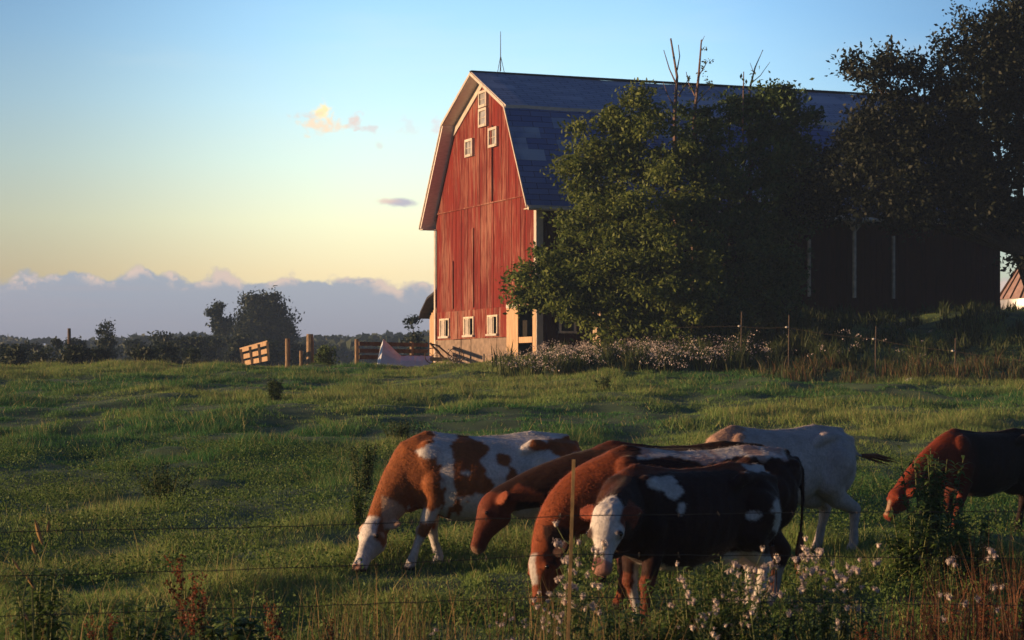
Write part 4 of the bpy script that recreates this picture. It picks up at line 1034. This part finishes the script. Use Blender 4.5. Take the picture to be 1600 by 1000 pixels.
def rails():
    a = P(560, 538, 90); e = empty('rail_fence', (a.x, 90, gz(a.x, 90)), 'dark horizontal rail fence running behind the pale tarp to the barn', 'fence')
    mb = MB()
    for (yl, yr) in ((537, 539), (548, 549), (558, 558)):
        mb = MB(); mb.beam(P(561, yl, 90.2)-e.location, P(668, yr, 94)-e.location, .05, .17); mb.obj('rail', M['greywood'], e)
    for px, Z in ((600, 91.6), (643, 93)):
        p = P(px, 534, Z); MB().tube([Vector((p.x, Z+.08, gz(p.x, Z)-.2))-e.location, p+Vector((0, .08, 0))-e.location], .08, 8).obj('post', M['oldwood'], e)
rails()
def gate():
    Z = 86; o = P(378, 566, Z); e = empty('wooden_gate', (o.x, Z, o.z-.1), 'small slatted wooden gate leaning and tilted in the field left of the barn', 'gate')
    tl, tr, bl, br = P(375, 546, Z+.5), P(418, 534, Z-.5), P(380, 570, Z+.5), P(420, 562, Z-.5); L = e.location
    for t in (.06, .5, .92): MB().beam(tl.lerp(bl, t)-L, tr.lerp(br, t)-L, .04, .19, (0, 0, 1)).obj('slat', M['wood'], e)
    for t in (0.02, .36, .68, 1.0): MB().beam(tl.lerp(tr, t)+Vector((0, -.06, .0))-L, bl.lerp(br, t)+Vector((0, -.06, -.05))-L, .09, .05, (0, 1, 0)).obj('upright', M['oldwood'], e)
gate()
def tarp():
    Z = 87.5; pts = []
    nx, ny = 24, 10; r = random.Random(2); vs = []; fs = []
    x0, x1 = P(592, 0, Z).x, P(676, 0, Z).x; L = Vector((x0, Z, gz(x0, Z)))
    for j in range(ny+1):
        for i in range(nx+1):
            t = i/nx; s = j/ny; x = x0+(x1-x0)*t
            topy = 562-(27*max(0, 1-abs(t-.07)/.33) if t > .07 else 27*t/.07*1)-8
            h = CAMH+(590-topy)/F*Z-L.z; edge = math.sin(math.pi*min(max(s, .0), 1))**.6
            hh = max(0, h)*edge+r.uniform(-.02, .02)
            vs.append((x-L.x, (s-.5)*2.2*(.6+.4*(1-t)), hh-.05+(gz(x, Z)-L.z)*.0))
    for j in range(ny):
        for i in range(nx): a = j*(nx+1)+i; fs.append((a, a+1, a+nx+2, a+nx+1))
    o = mobj('tarp', vs, fs, M['tarp'], smooth=False, loc=L); setp(o, 'pale blue-white tarp over a peaked heap beside the barn corner', 'tarp')
tarp()
def implement():
    Z = 86.0; L = P(690, 562, Z); e = empty('hay_rake', (L.x, Z, L.z), 'rusty farm implement with crossed dark bars leaning at the barn gable', 'farm implement'); L = e.location
    mb = MB()
    mb.tube([P(672, 536, Z)-L, P(686, 552, Z)-L, P(698, 564, Z)-L], .05, 6); mb.tube([P(684, 540, Z)-L, P(690, 545, Z)-L, P(708, 560, Z)-L], .04, 6); mb.tube([P(672, 537, Z)-L, P(688, 541, Z)-L], .035, 6)
    mb.obj('frame_bars', M['iron'], e)
    MB().beam(P(672, 561, Z)-L, P(716, 562, Z)-L, .15, .16).obj('axle', M['greywood'], e)
    for px in (676, 712):
        w_ = MB(); c = P(px, 556, Z+.3)-L; n = 16
        w_.tube([c+Vector((math.cos(k*2*math.pi/n)*.32, 0, math.sin(k*2*math.pi/n)*.32)) for k in range(n+1)], .02, 5)
        for k in range(8): w_.tube([c, c+Vector((math.cos(k*math.pi/4)*.32, 0, math.sin(k*math.pi/4)*.32))], .009, 4)
        w_.obj('wheel', M['iron'], e)
implement()
# concrete pillar in front of the long wall
pp = P(939, 555, 84.2)
mb = MB(); 
for k in range(5): mb.box(-.24+.005*k, .24-.005*k, -.24, .24, -.5+k*.48, -.5+k*.48+.47)
o = mb.obj('pillar', M['concrete'], loc=(pp.x, 84.2, gz(pp.x, 84.2)+.0)); o.rotation_euler = (0, 0, UA+.3); setp(o, 'square sunlit concrete pillar under the trees near the barn corner', 'pillar')
mb = MB(); mb.box(-.5, .5, -.15, .15, 0, .18)
o = mb.obj('plank', M['concrete'], loc=tuple(P(962, 502, 83))); setp(o, 'short sunlit plank end beside the concrete pillar', 'plank')
o.location.z = gz(P(962, 502, 83).x, 83)+1.2
# pale stone on the bank
def stone(px, py, Z, s, label):
    mb = MB(); mb.ball((0, 0, 0), (s, s*.7, s*.45), 12, 8, .10); x = (px-800)/F*Z; o = mb.obj('stone', M['rock'], loc=(x, Z, gz(x, Z)+s*.2), smooth=True); setp(o, label, 'stone')
stone(1424, 581, 66.5, .20, 'pale rounded stone below the wire fence at right')
stone(445, 588, 60, .12, 'small white stone in the open pasture at left')

# electric wire fence
EW = []
for i, (px, yt, yb, Z, lab) in enumerate([(1158, 487, 545, 73, 'thin rusty wire-fence stake nearest the trees'), (1232, 492, 550, 72, 'thin wire-fence stake with a bright white insulator'), (1368, 510, 568, 70.5, 'thin wire-fence stake third from the trees'),
                                          (1492, 528, 590, 68.5, 'dark wire-fence stake in the shade at far right'), (1640, 545, 600, 66.5, 'fence stake beyond the right edge')]):
    x = (px-800)/F*Z; g = gz(x, Z); top = CAMH+(590-yt)/F*Z; e = empty('fence_stake', (x, Z, g), lab, 'fence stake', 'stakes of the wire fence on the bank')
    MB().tube([(0, 0, -.3), (.01*(i % 2), 0, (top-g)*.5), (0.02, 0, top-g)], .022, 7).obj('stake', M['greywood'], e)
    hz = (top-g)-(.42 if i else .5); MB().tube([(-.12, 0, hz), (-.07, 0, hz), (0.0, 0, hz)], [.015, .035, .02], 8).obj('insulator', M['insul'], e)
    EW.append(Vector((x-.08, Z, g+hz)))
mb = MB(); pts = []
for a, b_ in zip(EW, EW[1:]):
    for k in range(8): t = k/8; p = a.lerp(b_, t); p.z -= .05*math.sin(math.pi*t); pts.append(p)
pts.append(EW[-1]); pts = [P(1040, 512, 74)]+pts
mb.tube([p-pts[0] for p in pts], .003, 5); o = mb.obj('electric_wire', M['greywood'], loc=pts[0]); setp(o, 'thin pale wire strung between the stakes on the bank', 'wire')

# barbed-wire fence in the foreground
ZF = 12.2
fx = (889-800)/F*ZF; g = gz(fx, ZF); top = P(891, 718, ZF)
e = empty('fence_post', (fx, ZF, g), 'slim steel fence post coloured sunlit gold in the foreground among the thistles', 'fence post')
mb = MB(); lp = Vector((-.03, 0, -.3)); tp_ = Vector((.028, 0, top.z-g))
mb.beam(lp, tp_, .019, .014, (0, 1, 0)); mb.beam(lp+Vector((0, .02, 0)), tp_+Vector((0, .02, 0)), .006, .026, (0, 1, 0)); mb.obj('post', M['post'], e)
def bwire(ys, label, seed):
    r = random.Random(seed); pts = []
    for px, py, Z in ys: pts.append(P(px, py, Z))
    fine = []
    for a, b_ in zip(pts, pts[1:]):
        for k in range(10): fine.append(a.lerp(b_, k/10)+Vector((0, 0, r.uniform(-.003, .003))))
    fine.append(pts[-1]); L = fine[0]; e = empty('barbed_wire', L, label, 'wire')
    bb = MB(); bb.tube([p-L for p in fine], .0025, 5); s = 0
    for a, b_ in zip(fine, fine[1:]):
        s += (b_-a).length
        if s > .13:
            s = 0; c = (a+b_)/2-L
            for q in range(2):
                d = Vector((r.uniform(-.4, .4), r.uniform(-1, 1), r.uniform(-1, 1))).normalized()*.016; bb.tube([c-d, c+d], .0016, 4)
    bb.obj('strand', M['wire'], e)
bwire([(-150, 836, 11.9), (100, 829, 12), (350, 825, 12.1), (600, 818, 12.15), (889, 806, 12.2), (1200, 802, 12.3), (1450, 800, 12.4), (1750, 798, 12.5)], 'topmost strand of barbed wire across the foreground', 3)
bwire([(-150, 905, 11.9), (100, 898, 12), (350, 891, 12.1), (600, 882, 12.15), (889, 866, 12.2), (1200, 868, 12.3), (1450, 872, 12.4), (1750, 874, 12.5)], 'second strand of barbed wire from the top across the foreground', 4)
bwire([(-150, 966, 11.9), (100, 960, 12), (350, 951, 12.1), (600, 943, 12.15), (889, 932, 12.2), (1200, 940, 12.3), (1450, 944, 12.4), (1750, 948, 12.5)], 'third strand of barbed wire, low behind the foreground weeds', 5)

# ------------------------------------------------------------------ weeds
def leaf_blade(mb, p, d, ln, wd, droop=.3, n=3):
    d = Vector(d).normalized(); s = d.cross(Vector((0, 0, 1)))
    if s.length < .1: s = Vector((1, 0, 0))
    s.normalize(); L, Rr = [], []
    for i in range(n+1):
        t = i/n; c = Vector(p)+d*ln*t+Vector((0, 0, -droop*ln*t*t)); wv = wd*math.sin(math.pi*(.12+.88*t*.98))*.5 if i < n else .001
        L.append(c-s*wv+Vector((0, 0, wv*.4))); Rr.append(c+s*wv+Vector((0, 0, wv*.4)))
    vs = L+Rr; fs = [(i, i+n+1, i+n+2, i+1) for i in range(n)]; mb.add(vs, fs)
def thistle_proto(seed, h=1.0):
    r = random.Random(seed); e = empty('thistle', (0, 0, 0)); st = MB(); lf = MB(); heads = []
    lean = r.uniform(-.15, .12); tip = Vector((lean, r.uniform(-.08, .08), h)); bend = Vector((lean*.3, 0, h*.5))
    st.tube([(0, 0, -.1), bend, tip], [.007, .006, .003], 5); heads.append(tip)
    for k in range(r.randint(7, 11)):
        t = r.uniform(.5, .97); b0 = Vector((0, 0, 0)).lerp(bend, t*2) if t < .5 else bend.lerp(tip, t*2-1)
        a = r.uniform(0, 6.28); ln = r.uniform(.08, .22)*(1.2-t*.4); q = b0+Vector((math.cos(a)*ln*.75, math.sin(a)*ln*.75, ln*r.uniform(.6, 1.1)))
        st.tube([b0, b0.lerp(q, .5)+Vector((math.cos(a)*.02, math.sin(a)*.02, -.01)), q], [.0035, .003, .002], 4); heads.append(q)
        if r.random() < .5: q2 = q+Vector((r.uniform(-.05, .05), r.uniform(-.05, .05), r.uniform(-.02, .03))); st.tube([b0.lerp(q, .7), q2], .002, 4); heads.append(q2)
    for k in range(46):
        t = r.uniform(.04, .98); b0 = Vector((0, 0, 0)).lerp(bend, t*2) if t < .5 else bend.lerp(tip, t*2-1); a = r.uniform(0, 6.28)
        leaf_blade(lf, b0, (math.cos(a), math.sin(a), r.uniform(.2, .9)), r.uniform(.08, .17)*(1.25-t*.7), .03, .5)
    st.obj('stem', M['stem'], e); lf.obj('leaves', M['weed'], e)
    for q in heads[:9]:
        s = r.uniform(.013, .022); v, f = leaf_mesh(np.array([[r.gauss(0, 1)*s*.55, r.gauss(0, 1)*s*.55, abs(r.gauss(0, 1))*s*.5] for _ in range(34)]), s*.9, np.array([[0, 0, .8]]*34), seed=r.randint(0, 999), wid=.35)
        hd = MB(); hd.ball((0, 0, 0), (s*.75, s*.75, s*.85), 7, 5, .12); nb_ = len(hd.v)
        hd.add([tuple(x) for x in v+np.array([0, 0, s*.35])], [tuple(x) for x in f]); o = hd.obj('flower_head', M['petal'] if r.random() < .75 else M['fluff'], e, loc=q)
    return e
protos = [thistle_proto(100+i, h) for i, h in enumerate((1.0, .95, 1.05, .9, 1.0))]
usedp = set()
def plant(pr_i, px, Z, hscale, rz, label, group, protos_=protos, key=None):
    pr = protos_[pr_i]; x = (px-800)/F*Z
    if id(pr) in usedp: o = copy_tree(pr)
    else: o = pr; usedp.add(id(pr))
    o.location = (x, Z, gz(x, Z)); o.rotation_euler = (0, 0, rz); o.scale = (1.0, 1.0, hscale) if False else (hscale,)*3
    setp(o, label, key or 'thistle', group)
def hgt(py, Z, px): return (CAMH+(590-py)/F*Z-gz((px-800)/F*Z, Z))
r = random.Random(77)
for q_, (px, py, Z) in enumerate(sorted([(896, 846, 12.6), (904, 862, 12.7), (892, 870, 12.5), (908, 890, 12.8), (880, 888, 12.4)])):
    plant(r.randint(0, 4), px, Z, hgt(py, Z, px), r.uniform(0, 6), 'thistle beside the foreground post below the white cow face, %s from the left' % ORD[q_], 'thistles in the clump beside the foreground post')
for k in range(11):
    px = 1060+r.random()*150; Z = r.uniform(12.0, 13.2); py = 925-(px-1060)*.40+r.uniform(-12, 45)
    plant(r.randint(0, 4), px, Z, hgt(max(py, 855), Z, px), r.uniform(0, 6), 'thistle in the dense clump in front of the dark cow rear legs', 'thistles before the dark cow')
for q_, (px, py, Z) in enumerate(sorted([(1232, 835, 13.5), (1225, 868, 13), (1268, 862, 13), (1292, 868, 13.1), (1312, 862, 12.8), (1330, 870, 12.9), (1350, 878, 13.0), (1306, 905, 12.6)])):
    plant(r.randint(0, 4), px, Z, hgt(py, Z, px), r.uniform(0, 6), 'thistle below the hind legs of the pale cow, %s from the left' % ORD[q_], 'thistles below the pale cow')
for q_, (px, py, Z) in enumerate(sorted([(825, 910, 13), (848, 945, 12.6), (812, 965, 12.8), (770, 975, 12.6), (870, 960, 12.4), (680, 985, 12.5)])):
    plant(r.randint(0, 4), px, Z, hgt(py, Z, px), r.uniform(0, 6), 'thin thistle left of the foreground post, %s from the left' % ORD[q_], 'thistles left of the foreground post')
for q_, (px, py, Z) in enumerate(sorted([(1480, 872, 12.6), (1556, 862, 12.8)])):
    plant(r.randint(0, 4), px, Z, hgt(py, Z, px), r.uniform(0, 6), 'thistle among the red-brown weeds at bottom right, %s from the left' % ORD[q_], 'thistles at bottom right')

def dock_proto(seed, mat='dock'):
    r = random.Random(seed); e = empty('dock_plant', (0, 0, 0)); st = MB(); st.tube([(0, 0, -.1), (.02, 0, .5), (.05*r.uniform(-1, 1), 0, 1)], [.008, .006, .003], 5); C = []
    for k in range(7):
        t = r.uniform(.5, .92); a = r.uniform(0, 6.28); b0 = Vector((.02, 0, t)); q = b0+Vector((math.cos(a)*.09, math.sin(a)*.09, r.uniform(.10, .2))); st.tube([b0, q], [.004, .002], 4)
        for s in range(34): C.append(np.array(b0.lerp(q, r.random()))+np.array([r.gauss(0, 1)*.014, r.gauss(0, 1)*.014, r.gauss(0, 1)*.012]))
    for s in range(90): C.append(np.array([.02+r.gauss(0, 1)*.014, r.gauss(0, 1)*.014, r.uniform(.55, 1.02)]))
    st.obj('stem', M['stem'], e); v, f = leaf_mesh(np.array(C), .022, np.zeros((len(C), 3)), seed=seed, wid=.8); mobj('seed_spike', v, f, M[mat], e)
    lf = MB()
    for k in range(12): a = r.uniform(0, 6.28); leaf_blade(lf, (0.01, 0, r.uniform(.05, .5)), (math.cos(a), math.sin(a), .8), r.uniform(.15, .28), .05, .7)
    lf.obj('leaves', M['weed'], e); return e
dp = [dock_proto(7), dock_proto(8), dock_proto(9)]
for k in range(26):
    px = r.uniform(1330, 1620); Z = r.uniform(12.2, 14.5); py = r.uniform(985-.45*(px-1330), 990)
    plant(r.randint(0, 2), px, Z, hgt(py, Z, px), r.uniform(0, 6), 'red-brown seeded dock plant at bottom right of the picture', 'dock plants at bottom right', dp, 'weed')
for q_, (px, py, Z) in enumerate(sorted([(285, 872, 12.6), (300, 900, 12.5), (320, 925, 12.7)])):
    plant(r.randint(0, 2), px, Z, hgt(py, Z, px), r.uniform(0, 6), 'brown dock stalk rising at bottom left, %s from the left' % ORD[q_], 'brown stalks at bottom left', dp, 'weed')
for q_, (px, py, Z) in enumerate(sorted([(428, 948, 12.4), (175, 962, 12.5), (142, 965, 12.4), (520, 970, 12.6), (438, 960, 12.8)])):
    plant(r.randint(0, 2), px, Z, hgt(py, Z, px), r.uniform(0, 6), 'short brown seeded weed along the bottom left edge, %s from the left' % ORD[q_], 'short weeds along the bottom left edge', dp, 'weed')

# leafy weeds
def leafy(px, Z, pyt, n, spread, label, mat='weed', ln=.12, seed=1, name='leafy_weed', stalks=9):
    r = random.Random(seed); x = (px-800)/F*Z; g = gz(x, Z); h = CAMH+(590-pyt)/F*Z-g; e = empty(name, (x, Z, g), label, 'weed'); st = MB(); lf = MB()
    for s in range(stalks):
        a = r.uniform(0, 6.28); q = spread*r.uniform(.1, 1); tp_ = Vector((math.cos(a)*q, math.sin(a)*q, h*r.uniform(.6, 1.0))); b0 = Vector((math.cos(a)*q*.4, math.sin(a)*q*.4, -.05)); md = b0.lerp(tp_, .5)+Vector((r.uniform(-.03, .03), 0, 0))
        st.tube([b0, md, tp_], [.008, .006, .003], 4)
        for k in range(n):
            t = r.uniform(.12, 1.0); p = b0.lerp(md, t*2) if t < .5 else md.lerp(tp_, t*2-1); aa = r.uniform(0, 6.28)
            leaf_blade(lf, p, (math.cos(aa), math.sin(aa), r.uniform(-.1, .9)), ln*r.uniform(.6, 1.3), ln*.3, .4)
    st.obj('stems', M['stem'], e); lf.obj('leaves', M[mat], e)
leafy(1455, 20.5, 700, 60, .35, 'tall leafy weed clump in front of the cow at the right edge', seed=1, stalks=30, ln=.12)
leafy(1418, 19.5, 790, 50, .28, 'lower leafy weed beside the tall clump at right', seed=2, stalks=18, ln=.12)
leafy(1500, 19.0, 800, 50, .3, 'bushy weed right of the tall clump', seed=3, stalks=20, ln=.12)
leafy(1085, 13.4, 890, 60, .34, 'dense green weed patch under the dark cow, among the thistles', seed=4, stalks=30, ln=.09)
leafy(1135, 12.9, 872, 60, .22, 'tall green weed stems leaning among the thistles before the dark cow', seed=44, stalks=20, ln=.08)
leafy(960, 12.9, 955, 60, .25, 'low green weeds below the white cow face', seed=45, stalks=16, ln=.08)
leafy(1300, 12.8, 925, 50, .3, 'green weeds below the pale cow, among thistles', seed=46, stalks=16, ln=.08)
leafy(1010, 13.2, 945, 60, .34, 'low green weed patch at bottom centre right of the post', seed=5, stalks=22, ln=.09)
leafy(1180, 12.9, 915, 50, .25, 'green weed patch around the pale hind legs of the dark cow', seed=6, stalks=16, ln=.09)
leafy(380, 12.7, 955, 60, .24, 'dark green broad-leaved weed at bottom left', seed=7, stalks=14, ln=.13)
leafy(215, 12.9, 935, 50, .26, 'green leafy weed left of the brown dock stalks', seed=8, stalks=12, ln=.11)
leafy(60, 12.6, 870, 50, .22, 'dark leafy weed at the left edge below the yellow curled leaves', seed=9, stalks=14, ln=.11)
leafy(430, 57, 590, 90, .22, 'small dark bushy weed standing alone in the upper left pasture', mat='leafB', seed=10, stalks=20, ln=.12)
leafy(628, 42, 655, 60, .42, 'low dark weed clump in the middle of the pasture', mat='leafB', seed=11, stalks=18, ln=.12)
leafy(567, 30, 685, 70, .25, 'upright dark weed clump in the pasture above the patched cow head', mat='leafB', seed=12, stalks=14, ln=.10)
leafy(560, 25.5, 755, 60, .22, 'yellow-green weed stalks behind the patched cow neck', seed=13, stalks=10, ln=.09)
leafy(255, 30, 722, 60, .55, 'broad dark weed clump in the left pasture', mat='leafB', seed=14, stalks=22, ln=.11)
leafy(940, 62, 588, 60, .3, 'dark weed tuft in front of the pale flowers', mat='leafB', seed=15, stalks=12, ln=.12)
# big curled yellow leaves at the left edge
e = empty('dry_weed', (P(55, 0, 12.2).x, 12.2, gz(P(55, 0, 12.2).x, 12.2)), 'weed with large curled yellow leaves at the left edge', 'weed'); L = e.location
st = MB(); st.tube([(0, 0, 0), P(50, 900, 12.2)-L, P(62, 845, 12.2)-L], [.008, .006, .003], 5); st.tube([(0, 0, 0), P(35, 940, 12.1)-L, P(48, 880, 12.1)-L], [.007, .005, .003], 5); st.obj('stem', M['stem'], e)
def curled(pts, wd):
    mb = MB(); pts = [P(a, b_, 12.2)-L for a, b_ in pts]; n = len(pts); V = []
    for i, p in enumerate(pts):
        wv = wd*math.sin(math.pi*(i+.3)/(n-.4)); V += [p+Vector((-wv, .01, 0)), p+Vector((0, -.012, 0)), p+Vector((wv, .01, 0))]
    fs = []
    for i in range(n-1): a = i*3; fs += [(a, a+1, a+4, a+3), (a+1, a+2, a+5, a+4)]
    mb.add(V, fs); mb.obj('leaf', M['drygrass'], e)
curled([(54, 812), (57, 822), (60, 834), (64, 846), (67, 852)], .014); curled([(76, 814), (75, 822), (74, 832)], .012); curled([(20, 874), (28, 888), (36, 895)], .010); curled([(40, 898), (46, 908), (54, 920)], .014)
curled([(50, 848), (52, 858), (55, 866)], .012); curled([(36, 955), (39, 962), (44, 970)], .010)
# golden dry stalks in the foreground
def stalks():
    r = np.random.default_rng(5); n = 1500; px = np.concatenate([r.uniform(-60, 1660, 600), r.normal(590, 60, 240), r.uniform(820, 1080, 240), r.uniform(1330, 1660, 420)]); y = r.uniform(11.8, 15.5, len(px)); x = (px-800)/F*y
    h = r.uniform(.35, .80, len(px))*(1+.2*(px > 1400)); c = np.array([[.30, .19, .08], [.20, .15, .06], [.10, .12, .04]])[r.integers(0, 3, len(px))]
    rt = px > 1350; c[rt] = np.array([.20, .085, .04])*r.uniform(.4, 1.2, rt.sum())[:, None]; h[rt] *= .6+.6*np.clip((px[rt]-1350)/200, 0, 1)
    v, f, c = blades(x, y, h, np.full(len(px), .007), r.uniform(.05, .35, len(px)), c, r, 2)
    # little seed panicles
    C = []; cc = []
    z = ground(x, y)
    o = mobj('tall_grass', v, f, M['grass'], col=c); setp(o, 'thin golden and reddish dry grass stalks in the foreground', 'tall grass', kind='stuff')
stalks()
def clover():
    """small leafy ground cover in the near pasture"""
    x, y, r = scatter(9, 40, 50, 31); t = fbm(x/1.1, y/1.6, 91, 2); k = t > .45; x, y = x[k], y[k]; z = ground(x, y)
    C = np.repeat(np.stack([x, y, z+.09+.10*r.random(len(x))], 1), 7, 0)+r.normal(size=(len(x)*7, 3))*np.array([.07, .07, .04]); O = np.zeros_like(C); O[:, 2] = .5
    v, f = leaf_mesh(C, .036, O, seed=8, wid=.55); o = mobj('ground_cover', v, f, M['weed']); setp(o, 'small broad-leaved ground cover in the near pasture', 'ground cover', kind='stuff')
clover()

# ------------------------------------------------------------------ haze
def haze():
    x0, x1, y0, y1, z0, z1 = -1420, 1420, -70, 1330, -8, 22
    m = bpy.data.materials.new('haze_air'); m.use_nodes = True; N = m.node_tree.nodes; N.clear(); out = N.new('ShaderNodeOutputMaterial'); v = N.new('ShaderNodeVolumePrincipled')
    v.inputs['Color'].default_value = (.42, .62, 1, 1); v.inputs['Density'].default_value = .0005; m.node_tree.links.new(v.outputs[0], out.inputs['Volume'])
    o = MB().box(x0, x1, y0, y1, z0, z1).obj('haze', m); setp(o, 'thin evening haze over the fields', 'haze', kind='stuff')
USE_HAZE = True
if USE_HAZE: haze()
